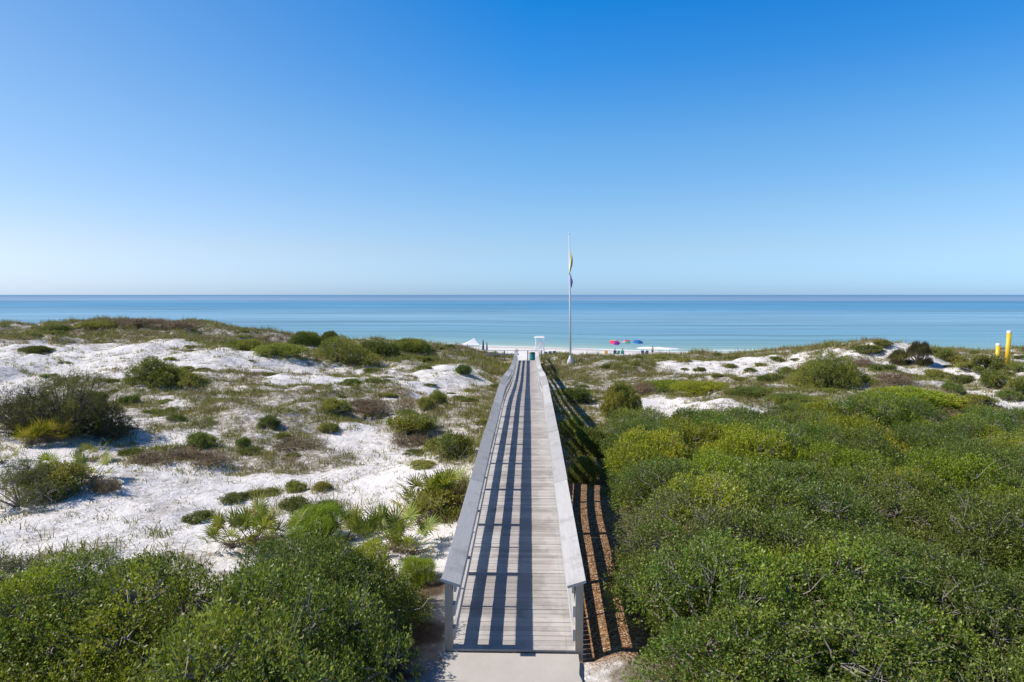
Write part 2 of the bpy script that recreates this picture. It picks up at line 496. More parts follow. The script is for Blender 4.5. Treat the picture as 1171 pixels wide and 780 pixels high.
def concrete_mat():
    m, nt, b = mat('sandy_concrete')
    geo = N(nt, 'ShaderNodeNewGeometry'); P = geo.outputs['Position']
    n1 = noise(nt, P, 1.6, 6, 0.65); n2 = noise(nt, P, 60, 3)
    c = mixc(nt, n1, (0.46, 0.42, 0.37), (0.78, 0.74, 0.69))
    c = mixc(nt, math_(nt, 'MULTIPLY', n2, 0.4), c, (0.36, 0.32, 0.28))
    L(nt, c, b.inputs['Base Color'])
    b.inputs['Roughness'].default_value = 0.9
    bp = N(nt, 'ShaderNodeBump'); bp.inputs['Strength'].default_value = 0.3; bp.inputs['Distance'].default_value = 0.01
    L(nt, n2, bp.inputs['Height']); L(nt, bp.outputs[0], b.inputs['Normal'])
    return m


M['concrete'] = concrete_mat()
M['white'] = plain('white_paint', (0.80, 0.80, 0.79), 0.5, var=0.04)
M['whitefab'] = plain('white_canvas', (0.84, 0.84, 0.84), 0.8, var=0.04)
M['alu'] = plain('painted_flagpole', (0.74, 0.75, 0.77), 0.35, var=0.05)
M['yellowp'] = plain('yellow_paint', (0.80, 0.52, 0.03), 0.45, var=0.08)
M['flag_y'] = plain('yellow_flag_cloth', (0.86, 0.80, 0.42), 0.8)
M['flag_p'] = plain('purple_flag_cloth', (0.20, 0.10, 0.46), 0.8)
M['navy'] = plain('navy_canvas', (0.025, 0.05, 0.14), 0.8)
M['blue'] = plain('blue_canvas', (0.015, 0.15, 0.42), 0.8)
M['red'] = plain('red_canvas', (0.62, 0.03, 0.05), 0.8)
M['pink'] = plain('pink_canvas', (0.70, 0.06, 0.25), 0.8)
M['purple'] = plain('purple_canvas', (0.28, 0.05, 0.42), 0.8)
M['orange'] = plain('orange_canvas', (0.78, 0.40, 0.05), 0.8)
M['lemon'] = plain('yellow_canvas', (0.80, 0.66, 0.10), 0.8)
M['green'] = plain('green_canvas', (0.04, 0.42, 0.28), 0.8)
M['teal'] = plain('teal_plastic', (0.03, 0.26, 0.30), 0.45)
M['darkplastic'] = plain('dark_plastic', (0.05, 0.06, 0.07), 0.5)
M['skin'] = plain('skin', (0.50, 0.30, 0.21), 0.6)
M['hair'] = plain('dark_hair', (0.05, 0.035, 0.025), 0.6)
M['swim_d'] = plain('dark_swimwear', (0.03, 0.05, 0.12), 0.8)
M['swim_r'] = plain('red_swimwear', (0.45, 0.05, 0.06), 0.8)
M['swim_g'] = plain('teal_swimwear', (0.04, 0.30, 0.30), 0.8)
M['foam'] = plain('sea_foam', (0.85, 0.87, 0.87), 0.9, var=0.03)
M['tan'] = wood_mat('sandy_platform_boards', (0.46, 0.33, 0.21), (0.64, 0.50, 0.36), (2.5, 45, 45))


# ------------------------------------------------------------------ mesh helpers
def link(o, parent=None):
    col.objects.link(o)
    if parent is not None:
        o.parent = parent
    return o


def mesh_np(name, V, F3=None, F4=None, mats=(), mi=None):
    V = np.asarray(V, np.float32).reshape(-1, 3)
    me = bpy.data.meshes.new(name)
    loops = []; starts = []; n3 = n4 = 0
    if F3 is not None and len(F3):
        F3 = np.asarray(F3, np.int32); n3 = len(F3); loops.append(F3.ravel())
    if F4 is not None and len(F4):
        F4 = np.asarray(F4, np.int32); n4 = len(F4); loops.append(F4.ravel())
    lv = np.concatenate(loops)
    st = np.concatenate([np.arange(n3) * 3, n3 * 3 + np.arange(n4) * 4]).astype(np.int32)
    me.vertices.add(len(V)); me.vertices.foreach_set('co', V.ravel())
    me.loops.add(len(lv)); me.loops.foreach_set('vertex_index', lv)
    me.polygons.add(n3 + n4); me.polygons.foreach_set('loop_start', st)
    for m in mats:
        me.materials.append(m)
    if mi is not None:
        me.polygons.foreach_set('material_index', np.asarray(mi, np.int32))
    me.update(calc_edges=True)
    return me


def obj(name, me, parent=None):
    return link(bpy.data.objects.new(name, me), parent)


def tag(o, label=None, cat=None, group=None, kind=None):
    if label: o['label'] = label
    if cat: o['category'] = cat
    if group: o['group'] = group
    if kind: o['kind'] = kind
    return o


def empty(name, loc, rz=0.0):
    o = bpy.data.objects.new(name, None)
    o.empty_display_size = 0.2
    o.location = loc; o.rotation_euler = (0, 0, rz)
    return link(o)


class MB:
    """collects boxes and tubes and links them as one mesh object"""
    def __init__(s):
        s.v = []; s.f = []; s.m = []

    def add(s, vs, fs, mi=0):
        b = len(s.v)
        s.v += [tuple(map(float, v)) for v in vs]
        s.f += [[b + i for i in f] for f in fs]
        s.m += [mi] * len(fs)

    def box(s, c, size, rot=None, mi=0):
        hx, hy, hz = (q / 2 for q in size)
        vs = [Vector((x, y, z)) for x in (-hx, hx) for y in (-hy, hy) for z in (-hz, hz)]
        if rot:
            mt = Euler(rot).to_matrix()
            vs = [mt @ v for v in vs]
        vs = [v + Vector(c) for v in vs]
        s.add(vs, [(0, 1, 3, 2), (4, 6, 7, 5), (0, 4, 5, 1), (2, 3, 7, 6), (0, 2, 6, 4), (1, 5, 7, 3)], mi)

    def tube(s, pts, rad, n=8, mi=0, cap=True):
        pts = [Vector(p) for p in pts]
        if not hasattr(rad, '__len__'):
            rad = [rad] * len(pts)
        vs = []
        for i, p in enumerate(pts):
            t = (pts[min(i + 1, len(pts) - 1)] - pts[max(i - 1, 0)]).normalized()
            u = t.orthogonal().normalized() if abs(t.z) < 0.99 else Vector((1, 0, 0))
            if abs(t.z) < 0.99:
                u = t.cross(Vector((0, 0, 1))).normalized()
            w = t.cross(u)
            for k in range(n):
                a = 2 * PI * k / n
                vs.append(p + (u * math.cos(a) + w * math.sin(a)) * rad[i])
        fs = []
        for i in range(len(pts) - 1):
            for k in range(n):
                fs.append((i * n + k, i * n + (k + 1) % n, (i + 1) * n + (k + 1) % n, (i + 1) * n + k))
        if cap:
            fs.append(tuple(range(n))[::-1]); fs.append(tuple((len(pts) - 1) * n + k for k in range(n)))
        s.add(vs, fs, mi)

    def lathe(s, prof, n=16, c=(0, 0, 0), mi=0):
        vs = []; fs = []
        for (r, z) in prof:
            for k in range(n):
                a = 2 * PI * k / n
                vs.append((c[0] + r * math.cos(a), c[1] + r * math.sin(a), c[2] + z))
        for i in range(len(prof) - 1):
            for k in range(n):
                fs.append((i * n + k, i * n + (k + 1) % n, (i + 1) * n + (k + 1) % n, (i + 1) * n + k))
        s.add(vs, fs, mi)

    def sweep(s, prof, path, mi=0):
        """prof: (x,z) offsets; path: (x,y,z) points running along +y"""
        n = len(prof); vs = []; fs = []
        for p in path:
            vs += [(p[0] + a, p[1], p[2] + b) for a, b in prof]
        for i in range(len(path) - 1):
            for k in range(n):
                fs.append((i * n + k, i * n + (k + 1) % n, (i + 1) * n + (k + 1) % n, (i + 1) * n + k))
        fs.append(tuple(range(n))[::-1]); fs.append(tuple((len(path) - 1) * n + k for k in range(n)))
        s.add(vs, fs, mi)

    def mesh(s, name, mats, smooth=False):
        me = bpy.data.meshes.new(name)
        me.from_pydata(s.v, [], s.f)
        mats = mats if isinstance(mats, (list, tuple)) else [mats]
        for m in mats: me.materials.append(m)
        me.polygons.foreach_set('material_index', s.m)
        me.update()
        bm = bmesh.new(); bm.from_mesh(me)
        bmesh.ops.recalc_face_normals(bm, faces=bm.faces)
        bm.to_mesh(me); bm.free()
        if smooth:
            me.polygons.foreach_set('use_smooth', [True] * len(me.polygons))
        return me

    def build(s, name, mats, parent=None, smooth=False):
        return obj(name, s.mesh(name, mats, smooth), parent)


def copy_tree(o):
    c = o.copy(); col.objects.link(c)
    for ch in o.children:
        d = ch.copy(); col.objects.link(d); d.parent = c
        for g in ch.children:
            e = g.copy(); col.objects.link(e); e.parent = d
    return c


def gz(x, y):
    return float(height(x, y)[0])


# ------------------------------------------------------------------ ground sheet
def axis(parts):
    out = []
    for a, b, st in parts:
        out.append(np.arange(a, b, st))
    return np.concatenate(out)


gx_in = np.concatenate([np.arange(-64, -14, 0.34), np.arange(-14, 14, 0.2), np.arange(14, 64.1, 0.34)])
gx = np.concatenate([-np.array([6000, 2500, 1200, 600, 320, 200, 140, 110, 90, 76, 69]), gx_in, np.array([69, 76, 90, 110, 140, 200, 320, 600, 1200, 2500, 6000])])
gy = np.concatenate([[-3000, -1000, -300, -120, -50, -20, -8, -2, 2], axis([(4, 40, 0.2), (40, 76, 0.3), (76, 100, 1.0), (100, 175, 2.5)]), [180, 200, 240, 300]])
GX, GY = np.meshgrid(gx, gy)
GZ = height(GX.ravel(), GY.ravel())
V = np.stack([GX.ravel(), GY.ravel(), GZ], 1)
nx, ny = len(gx), len(gy)
i = (np.arange(ny - 1)[:, None] * nx + np.arange(nx - 1)[None]).ravel()
F = np.stack([i, i + 1, i + nx + 1, i + nx], 1)
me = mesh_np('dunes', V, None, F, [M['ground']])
me.polygons.foreach_set('use_smooth', [True] * len(me.polygons))
xs, ys = GX.ravel(), GY.ravel()


def attr(me, name, vals):
    a = me.attributes.new(name, 'FLOAT', 'POINT')
    a.data.foreach_set('value', np.asarray(vals, np.float32))


attr(me, 'cover', cover(xs, ys))
jx = xs + (fbm(xs * 1.3, ys * 1.3, 51) - 0.5) * 1.2; jy = ys + (fbm(xs * 1.3, ys * 1.3, 57) - 0.5) * 1.2
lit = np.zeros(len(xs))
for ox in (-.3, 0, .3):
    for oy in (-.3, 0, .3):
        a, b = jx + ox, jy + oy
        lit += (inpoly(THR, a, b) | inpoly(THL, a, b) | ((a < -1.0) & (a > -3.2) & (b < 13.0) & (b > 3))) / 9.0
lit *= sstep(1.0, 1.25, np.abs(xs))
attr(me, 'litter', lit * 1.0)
mul = sstep(0.95, 1.1, xs) * (1 - sstep(2.1, 2.5, jx)) * sstep(9.6, 10.1, jy) * (1 - sstep(19, 25, ys + 3 * (jx - xs)))
attr(me, 'mulch', np.clip(mul, 0, 1))
attr(me, 'beach', sstep(80, 90, ys))
attr(me, 'wet', sstep(-9, -2.5, ys - water_y(xs)))
tag(obj('dunes', me), kind='structure')

# ------------------------------------------------------------------ sea
sx = np.concatenate([-np.geomspace(40000, 90, 40), np.linspace(-84, 84, 85), np.geomspace(90, 40000, 40)])
so = np.concatenate([[-6, -3, 0, 1, 2, 4, 6], np.arange(8, 60, 2), np.geomspace(60, 50000, 110)])
SX, SO = np.meshgrid(sx, so)
fade = np.clip(1 - SO / 600, 0, 1)
SY = SO + 153 + (water_y(SX) - 153) * fade
V = np.stack([SX.ravel(), SY.ravel(), np.zeros(SX.size)], 1)
nx, ny = len(sx), len(so)
i = (np.arange(ny - 1)[:, None] * nx + np.arange(nx - 1)[None]).ravel()
F = np.stack([i, i + 1, i + nx + 1, i + nx], 1)
me = mesh_np('sea', V, None, F, [M['water']])
attr(me, 'offshore', SO.ravel())
tag(obj('sea', me), kind='structure')


def foam_strip(name, x0, x1, off, wid, hgt, seed):
    n = max(int((x1 - x0) / 0.5), 6)
    V = []; F = []
    for k in range(n + 1):
        x = x0 + (x1 - x0) * k / n
        e = math.sin(PI * k / n) ** 0.4
        yb = float(water_y(x)) + off + (float(fbm(x / 3.0, 0.3, seed)[()]) - 0.5) * 1.6
        w = wid * e * (0.5 + float(fbm(x / 1.2, 5.1, seed)[()])) + 0.02
        h = hgt * e * (0.6 + 0.8 * float(fbm(x / 1.5, 9.1, seed)[()])) + 0.02
        V += [(x, yb - w / 2, 0.012), (x, yb - w * 0.2, h * 0.7), (x, yb + w * 0.12, h), (x, yb + w / 2, 0.012)]
    for k in range(n):
        for j in range(3):
            F.append((k * 4 + j, k * 4 + 4 + j, k * 4 + 5 + j, k * 4 + 1 + j))
    o = obj(name, mesh_np(name, V, None, F, [M['foam']]))
    tag(o, kind='stuff')
    o['label'] = 'white foam of a small wave breaking along the beach'
    o['category'] = 'foam'
    return o


foam_strip('breaking_wave', 24, 33, 7.5, 3.0, 0.42, 3)['label'] = 'short bright white breaker off the beach beside the parasols'
foam_strip('breaking_wave', 10, 45, 0.6, 1.6, 0.10, 5)['label'] = 'thin line of wash where the sea meets the beach near the parasols'
foam_strip('breaking_wave', -40, 9, 0.4, 1.1, 0.07, 8)['label'] = 'thin line of wash at the water edge behind the lifeguard stand'
foam_strip('breaking_wave', 36, 75, 5.0, 1.0, 0.12, 11)['label'] = 'faint foam line off the beach beyond the right dune'

# ------------------------------------------------------------------ boardwalk
BW = empty('boardwalk', (0, 0, 0))
tag(BW, 'long straight weathered grey timber boardwalk with handrails running over the dunes to the beach', 'boardwalk')
Y0, Y1 = 9.95, 67.0
mb = MB()
y = Y0
while y < Y1:
    jz = random.uniform(-0.003, 0.003); jl = random.uniform(-0.008, 0.008)
    z0, z1 = float(deckz(y)), float(deckz(y + 0.14))
    a = math.atan2(z1 - z0, 0.14)
    mb.box((jl, y + 0.07, (z0 + z1) / 2 - 0.019 + jz), (2.0, 0.132, 0.038), (a, 0, random.uniform(-.001, .001)))
    y += 0.14
mb.build('deck', M['deck'], BW)


def path(x, y0, y1, dz=0.0, st=0.7):
    n = max(int(round((y1 - y0) / st)), 1)
    return [(x, y0 + (y1 - y0) * k / n, float(deckz(y0 + (y1 - y0) * k / n)) + dz) for k in range(n + 1)]


for x in (-0.8, 0, 0.8):
    mb = MB()
    mb.sweep([(-0.03, -0.24), (0.03, -0.24), (0.03, 0), (-0.03, 0)], path(x, Y0 + 0.05, Y1, -0.043))
    mb.build('deck_joist', M['post'], BW)
for s in (-1, 1):
    side = 'left' if s < 0 else 'right'
    # cap tilted towards the walkway
    mb = MB()
    tilt = R(18)
    prof = []
    for (a, b) in ((-0.145, -0.02), (0.145, -0.02), (0.145, 0.02), (-0.145, 0.02)):
        aa, bb = a * math.cos(tilt) - b * math.sin(tilt), a * math.sin(tilt) + b * math.cos(tilt)
        prof.append((s * aa, bb))
    seg = [Y0 - 0.12] + list(np.arange(Y0 + 4.9, Y1 - 2, 4.88)) + [Y1 - 0.1]
    for a, b in zip(seg[:-1], seg[1:]):
        mb.sweep(prof, path(s * (0.935 + random.uniform(-.006, .006)), a + 0.004, b - 0.004, 1.075 + random.uniform(-.008, .008)))
    o = mb.build('handrail_cap', M['rail'], BW)
    o['label'] = 'wide grey handrail cap on the %s side of the walkway' % side
    for (zc, hh) in ((0.23, 0.17), (0.60, 0.17)):
        mb = MB()
        for a, b in zip(seg[:-1], seg[1:]):
            mb.sweep([(-0.019, -hh / 2), (0.019, -hh / 2), (0.019, hh / 2), (-0.019, hh / 2)],
                     path(s * 0.905, max(a, Y0) + 0.003, b - 0.003, zc + random.uniform(-.004, .004)))
        mb.build('rail_board', M['rail'], BW)
    mb = MB()
    mb.sweep([(-0.019, -0.07), (0.019, -0.07), (0.019, 0.045), (-0.019, 0.045)], path(s * 0.885, Y0, Y1 - 0.1, 0.955))
    mb.build('top_rail', M['rail'], BW)
    py = Y0 + 0.07
    k = 0
    while py < Y1:
        zt = float(deckz(py)) + 1.03
        zb = min(gz(s * 1.0, py), zt - 1.2) - 0.3
        mb = MB()
        mb.box((s * 0.982, py, (zt + zb) / 2), (0.115, 0.14, zt - zb))
        mb.build('post', M['post'], BW)
        pm = py + 1.27
        if pm < Y1 - 0.3:
            mb = MB()
            zd = float(deckz(pm))
            mb.box((s * 0.943, pm, zd + 0.50), (0.038, 0.045, 0.98))
            mb.build('baluster', M['post'], BW)
        py += 2.54
    
# concrete path at the near end
mb = MB()
xs0 = np.linspace(-1.05, 0.98, 14)
ysn = np.linspace(2.0, 9.92, 30)
vs = []; fs = []
for yy in ysn:
    for k, xx in enumerate(xs0):
        e = 0
        if k in (0, len(xs0) - 1):
            e = 0.22 * (float(fbm(yy * 2.2, k, 77)[()]) - 0.5)
        vs.append((xx + e, yy, 6.472))
n = len(xs0)
for a in range(len(ysn) - 1):
    for k in range(n - 1):
        fs.append((a * n + k, a * n + k + 1, a * n + n + k + 1, a * n + n + k))
b0 = len(vs)
me = bpy.data.meshes.new('path'); me.from_pydata(vs, [], fs); me.update(); me.materials.append(M['concrete'])
bm = bmesh.new(); bm.from_mesh(me)
r_ = bmesh.ops.extrude_face_region(bm, geom=bm.faces[:])
bmesh.ops.translate(bm, verts=[g for g in r_['geom'] if isinstance(g, bmesh.types.BMVert)], vec=(0, 0, -0.14))
bmesh.ops.recalc_face_normals(bm, faces=bm.faces)
bm.to_mesh(me); bm.free()
tag(obj('path', me), kind='structure')

# lookout platform at the beach end
LP = empty('lookout_platform', (0, 0, 0))
tag(LP, 'low timber cross platform with railing at the far beach end of the boardwalk', 'platform')
PZ = 5.12
mb = MB()
yy = 67.05
while yy < 69.9:
    mb.box((-1.2, yy + 0.07, PZ - 0.02 + random.uniform(-.002, .002)), (5.6, 0.132, 0.038)); yy += 0.14
mb.build('deck', M['tan'], LP)
mb = MB(); mb.box((-1.35, 69.98, PZ + 1.0), (6.1, 0.26, 0.04)); mb.build('handrail_cap', M['rail'], LP)
mb = MB()
for zc in (0.62,):
    mb.box((-2.5, 69.97, PZ + zc), (3.4, 0.04, 0.14))
mb.build('rail_board', M['rail'], LP)
for px_ in (-4.2, -3.2, -2.3, -1.2, 0.1, 1.5):
    mb = MB(); zb = gz(px_, 69.95) - 0.4
    mb.box((px_, 70.06, (PZ + 0.97 + zb) / 2), (0.12, 0.12, PZ + 0.97 - zb)); mb.build('post', M['post'], LP)
mb = MB(); mb.box((1.3, 68.5, PZ + 1.0), (0.24, 2.6, 0.04)); mb.build('handrail_cap', M['rail'], LP)

# trash bin on the platform
tb = empty('trash_bin', (0.55, 68.6, PZ))
tag(tb, 'teal barrel trash bin with dark lid at the far end of the boardwalk', 'trash bin')
mb = MB(); mb.lathe([(0.0, 0), (0.27, 0), (0.30, 0.1), (0.30, 0.32), (0.315, 0.34), (0.30, 0.36), (0.30, 0.7), (0.29, 0.82), (0, 0.82)], 18); mb.build('body', M['teal'], tb, True)
mb = MB(); mb.lathe([(0.0, 0.823), (0.32, 0.823), (0.32, 0.87), (0.22, 0.96), (0, 0.98)], 18); mb.build('lid', M['darkplastic'], tb, True)

# ------------------------------------------------------------------ flagpole
fx, fy = at(652.5, 412, 66)[:2]
fz = gz(fx, fy) - 0.1
FP = empty('flagpole', (fx, fy, fz))
tag(FP, 'tall slim white flagpole standing in the dune grass right of the boardwalk end', 'flagpole')
FP.rotation_euler = (0, R(-0.9), 0)
H = float(at(650, 268.5, 66)[2]) - fz
mb = MB(); mb.tube([(0, 0, 0), (0, 0, H * 0.45), (0, 0, H)], [0.09, 0.078, 0.04], 12); mb.build('pole', M['alu'], FP, True)
mb = MB(); mb.lathe([(0, H + 0.17), (0.06, H + 0.14), (0.08, H + 0.08), (0.06, H + 0.02), (0.0, H)], 12); mb.build('finial', M['alu'], FP, True)
mb = MB(); mb.lathe([(0.34, 0.0), (0.32, 0.35), (0.14, 0.75), (0.12, 0.9)], 14); mb.build('base', M['white'], FP, True)
mb = MB(); mb.tube([(0.12, -0.02, 1.3), (0.10, -0.02, H * 0.6), (0.07, -0.02, H - 0.1)], 0.008, 5); mb.build('halyard', M['white'], FP)


def limp_flag(name, m, z0, z1, xa, xb, lab):
    vs = []; fs = []
    nu, nv = 14, 24
    for j in range(nv + 1):
        t = j / nv
        for k in range(nu + 1):
            u = k / nu
            spread = (0.10 + 0.9 * math.sin(PI * min(1, t * 0.9 + 0.08)) ** 0.7) * (1 - 0.5 * t * t)
            x = 0.07 + xa * t + (xb * u) * spread
            yv = 0.16 * math.sin(u * 9 + t * 3) * spread
            vs.append((x, yv - 0.05, z0 + (z1 - z0) * t - 0.25 * u * u * (1 - t)))
    for j in range(nv):
        for k in range(nu):
            a = j * (nu + 1) + k
            fs.append((a, a + 1, a + nu + 2, a + nu + 1))
    me = bpy.data.meshes.new(name); me.from_pydata(vs, [], fs); me.update(); me.materials.append(m)
    me.polygons.foreach_set('use_smooth', [True] * len(me.polygons))
    o = obj(name, me); o.location = (fx, fy, fz); o.rotation_euler = (0, R(-0.9), 0)
    sm = o.modifiers.new('thick', 'SOLIDIFY'); sm.thickness = 0.012
    return tag(o, lab, 'flag', 'warning flags on the flagpole')


def zpx(py):
    return float(at(651, py, 66)[2]) - fz


limp_flag('flag', M['flag_y'], zpx(288), zpx(314), -0.14, 0.32, 'limp yellow flag hanging high on the flagpole')
limp_flag('flag', M['flag_p'], zpx(314), zpx(329), 0.06, 0.20, 'limp purple flag hanging below the yellow one on the flagpole')

# ------------------------------------------------------------------ yellow marker posts
for (px_, ptop, d_, w_, lab) in ((1141.5, 392.5, 58, 0.34, 'shorter yellow marker post with white cap on the right dune crest'),
                                 (1152.5, 378, 58.5, 0.36, 'taller yellow marker post with white cap on the right dune crest')):
    x_, y_ = at(px_, 400, d_)[:2]
    zb = gz(x_, y_) - 0.3; zt = float(at(px_, ptop, d_)[2])
    e = empty('marker_post', (x_, y_, zb)); tag(e, lab, 'marker post', 'yellow marker posts on the right dune')
    h_ = zt - zb
    mb = MB(); mb.lathe([(0, 0), (w_ / 2, 0), (w_ / 2, h_ - 0.2), (0, h_ - 0.2)], 16); mb.build('post', M['yellowp'], e, True)
    mb = MB(); mb.lathe([(w_ / 2 + .012, h_ - 0.2), (w_ / 2 + .012, h_ - 0.05), (w_ / 3, h_ - 0.005), (0, h_)], 16); mb.build('cap', M['white'], e, True)
    if px_ > 1150:
        e.rotation_euler = (0, R(1.2), 0)

# ------------------------------------------------------------------ beach things
def on_beach(px, Y):
    p = at(px, 398, Y)
    return p[0], p[1], gz(p[0], p[1])


# lifeguard stand
lx, ly, lz = on_beach(617, 128)
LS = empty('lifeguard_stand', (lx, ly, lz), R(4))
LS.scale = (0.9, 0.9, 1.02)
tag(LS, 'white wooden lifeguard stand with flat roof on the beach behind the boardwalk end', 'lifeguard stand')
for (sx_, sy_) in ((-1, -1), (1, -1), (-1, 1), (1, 1)):
    mb = MB(); mb.tube([(sx_ * 1.15, sy_ * 1.0, -0.2), (sx_ * 0.85, sy_ * 0.7, 1.4), (sx_ * 0.8, sy_ * 0.65, 3.2)], 0.065, 6); mb.build('leg', M['white'], LS)
mb = MB(); mb.box((0, 0, 1.42), (1.9, 1.6, 0.1)); mb.build('floor', M['white'], LS)
mb = MB(); mb.box((0, -0.68, 2.25), (1.75, 0.06, 0.14)); mb.box((0, 0.68, 2.25), (1.75, 0.06, 0.14)); mb.box((-0.82, 0, 2.25), (0.06, 1.4, 0.14)); mb.build('railing', M['white'], LS)
mb = MB(); mb.box((0, 0.25, 1.85), (1.2, 0.45, 0.06)); mb.box((0, 0.45, 2.15), (1.2, 0.05, 0.5)); mb.build('bench', M['white'], LS)
mb = MB(); mb.box((0, 0, 3.24), (2.1, 1.9, 0.08)); mb.add([(-1.1, -1.0, 3.28), (1.1, -1.0, 3.28), (1.1, 1.0, 3.28), (-1.1, 1.0, 3.28), (-0.7, 0, 3.55), (0.7, 0, 3.55)], [(0, 1, 5, 4), (1, 2, 5), (2, 3, 4, 5), (3, 0, 4), (3, 2, 1, 0)]); mb.build('roof', M['white'], LS)
mb = MB()
mb.box((-0.3, -1.3, 0.62), (0.07, 0.07, 1.9), (R(-24), 0, 0)); mb.box((0.3, -1.3, 0.62), (0.07, 0.07, 1.9), (R(-24), 0, 0))
for k in range(4): mb.box((0, -1.65 + 0.19 * k, 0.1 + 0.36 * k), (0.6, 0.09, 0.05))
mb.build('ladder', M['white'], LS)

# white beach canopy
cx_, cy_, cz_ = on_beach(538, 118)
CT = empty('beach_canopy', (cx_, cy_, cz_), R(8))
tag(CT, 'white peaked beach canopy on the sand left of the boardwalk end', 'canopy')
W_ = 1.6
zt_ = float(at(543, 386.5, 118)[2]) - cz_; ze_ = float(at(540, 394, 118)[2]) - cz_
mb = MB()
ap = (0.65, 0.0, zt_)
cor = [(-W_, -W_, ze_), (W_, -W_, ze_), (W_, W_, ze_), (-W_, W_, ze_)]
seg = 8; vs = []; fs = []
for a in range(4):
    c0, c1 = Vector(cor[a]), Vector(cor[(a + 1) % 4])
    b = len(vs)
    for t in np.linspace(0, 1, seg + 1):
        e0 = Vector(ap).lerp(c0, t); e1 = Vector(ap).lerp(c1, t)
        e0.z -= 0.18 * math.sin(PI * t); e1.z -= 0.18 * math.sin(PI * t)
        vs += [e0, e1]
    for k in range(seg):
        fs.append((b + 2 * k, b + 2 * k + 1, b + 2 * k + 3, b + 2 * k + 2))
    b = len(vs); vs += [c0, c1, c1 + Vector((0, 0, -0.25)), c0 + Vector((0, 0, -0.25))]; fs.append((b, b + 1, b + 2, b + 3))
mb.add(vs, fs); mb.build('roof', M['whitefab'], CT)
for c in cor:
    mb = MB(); mb.tube([(c[0] * .97, c[1] * .97, -0.2), (c[0] * .97, c[1] * .97, ze_)], 0.03, 6); mb.build('leg', M['white'], CT)

# closed navy parasols beside the canopy
proto = None
for (px_, Y_, sc, lab) in ((552.5, 117, 1.12, 'taller closed navy parasol beside the white canopy'), (556.8, 121, 0.92, 'shorter closed navy parasol further from the white canopy')):
    x_, y_, z_ = on_beach(px_, Y_)
    if proto is None:
        proto = empty('closed_parasol', (0, 0, 0))
        mb = MB(); mb.tube([(0, 0, -0.3), (0, 0, 2.9)], 0.025, 6); mb.build('pole', M['white'], proto)
        mb = MB(); mb.lathe([(0.02, 2.85), (0.09, 2.5), (0.15, 1.9), (0.19, 1.35), (0.13, 1.3), (0.03, 1.3)], 10); mb.build('canopy', M['navy'], proto, True)
        e = proto
    else:
        e = copy_tree(proto)
    e.location = (x_, y_, z_); e.scale = (sc, sc, sc * 1.1)
    tag(e, lab, 'parasol', 'closed parasols beside the canopy')


def parasol(px, Y, mats, rad, top, lean, lab):
    x_, y_, z_ = on_beach(px, Y)
    zt = float(at(px, top, Y)[2]) - z_
    e = empty('beach_parasol', (x_, y_, z_), random.uniform(0, 0.3)); tag(e, lab, 'parasol', 'open parasols on the beach')
    e.rotation_euler = lean
    mb = MB(); mb.tube([(0, 0, -0.3), (0, 0, zt)], 0.022, 6); mb.build('pole', M['white'], e)
    vs = []; fs = []; mi = []
    npan = 8; sub = 4; nr = 6
    mb = MB()
    for p in range(npan):
        base = []
        for j in range(nr + 1):
            t = j / nr
            for k in range(sub + 1):
                a = 2 * PI * (p + k / sub) / npan
                rr = rad * math.sin(t * 1.25) / math.sin(1.25) * (1 - 0.05 * math.sin(PI * k / sub) * t)
                zz = zt - 0.03 - rad * 0.42 * (1 - math.cos(t * 1.25)) / (1 - math.cos(1.25))
                base.append((rr * math.cos(a), rr * math.sin(a), zz))
        f = []
        for j in range(nr):
            for k in range(sub):
                a = j * (sub + 1) + k
                f.append((a, a + 1, a + sub + 2, a + sub + 1))
        mb.add(base, f, p % len(mats))
    mb.build('canopy', mats, e, True)
    for p in range(npan):
        a = 2 * PI * p / npan
        mb2 = MB(); mb2.tube([(0, 0, zt - 0.5), (rad * .6 * math.cos(a), rad * .6 * math.sin(a), zt - 0.03 - rad * 0.2)], 0.008, 4); mb2.build('rib', M['white'], e)
    mb2 = MB(); mb2.tube([(0, 0, zt), (0, 0, zt + 0.08)], [0.03, 0.015], 6); mb2.build('finial', M['white'], e)
    return e


UY = 131
parasol(700.5, UY, [M['lemon'], M['whitefab'], M['orange'], M['red'], M['pink'], M['purple'], M['pink'], M['red']], 1.05, 387.8, (R(20), R(-6), R(35)), 'rainbow striped beach parasol, leftmost of the three open ones')
parasol(715.5, UY + 1, [M['whitefab'], M['pink'], M['red'], M['pink'], M['whitefab'], M['green'], M['green'], M['whitefab']], 0.95, 388.2, (R(20), R(4), R(150)), 'red white and green beach parasol between the rainbow and blue ones')
parasol(728, UY + 1, [M['blue']], 1.08, 388.4, (R(10), R(3), 0), 'plain blue beach parasol, rightmost of the three open ones')


def beach_chair(px, Y, m, rz, lab):
    x_, y_, z_ = on_beach(px, Y)
    e = empty('beach_chair', (x_, y_, z_), rz); tag(e, lab, 'beach chair', 'low chairs by the parasols')
    mb = MB(); mb.box((0, 0, 0.28), (0.56, 0.5, 0.03), (R(-8), 0, 0)); mb.build('seat', m, e)
    mb = MB(); mb.box((0, 0.40, 0.62), (0.56, 0.03, 0.78), (R(-28), 0, 0)); mb.build('backrest', m, e)
    for sgn in (-1, 1):
        mb = MB()
        mb.tube([(sgn * .3, -0.3, 0), (sgn * .3, -0.22, 0.48), (sgn * .3, 0.36, 0.50)], 0.015, 6)
        mb.tube([(sgn * .3, 0.35, 0), (sgn * .3, 0.15, 0.3), (sgn * .3, 0.58, 0.98)], 0.015, 6)
        mb.build('frame', M['alu'], e)
    return e


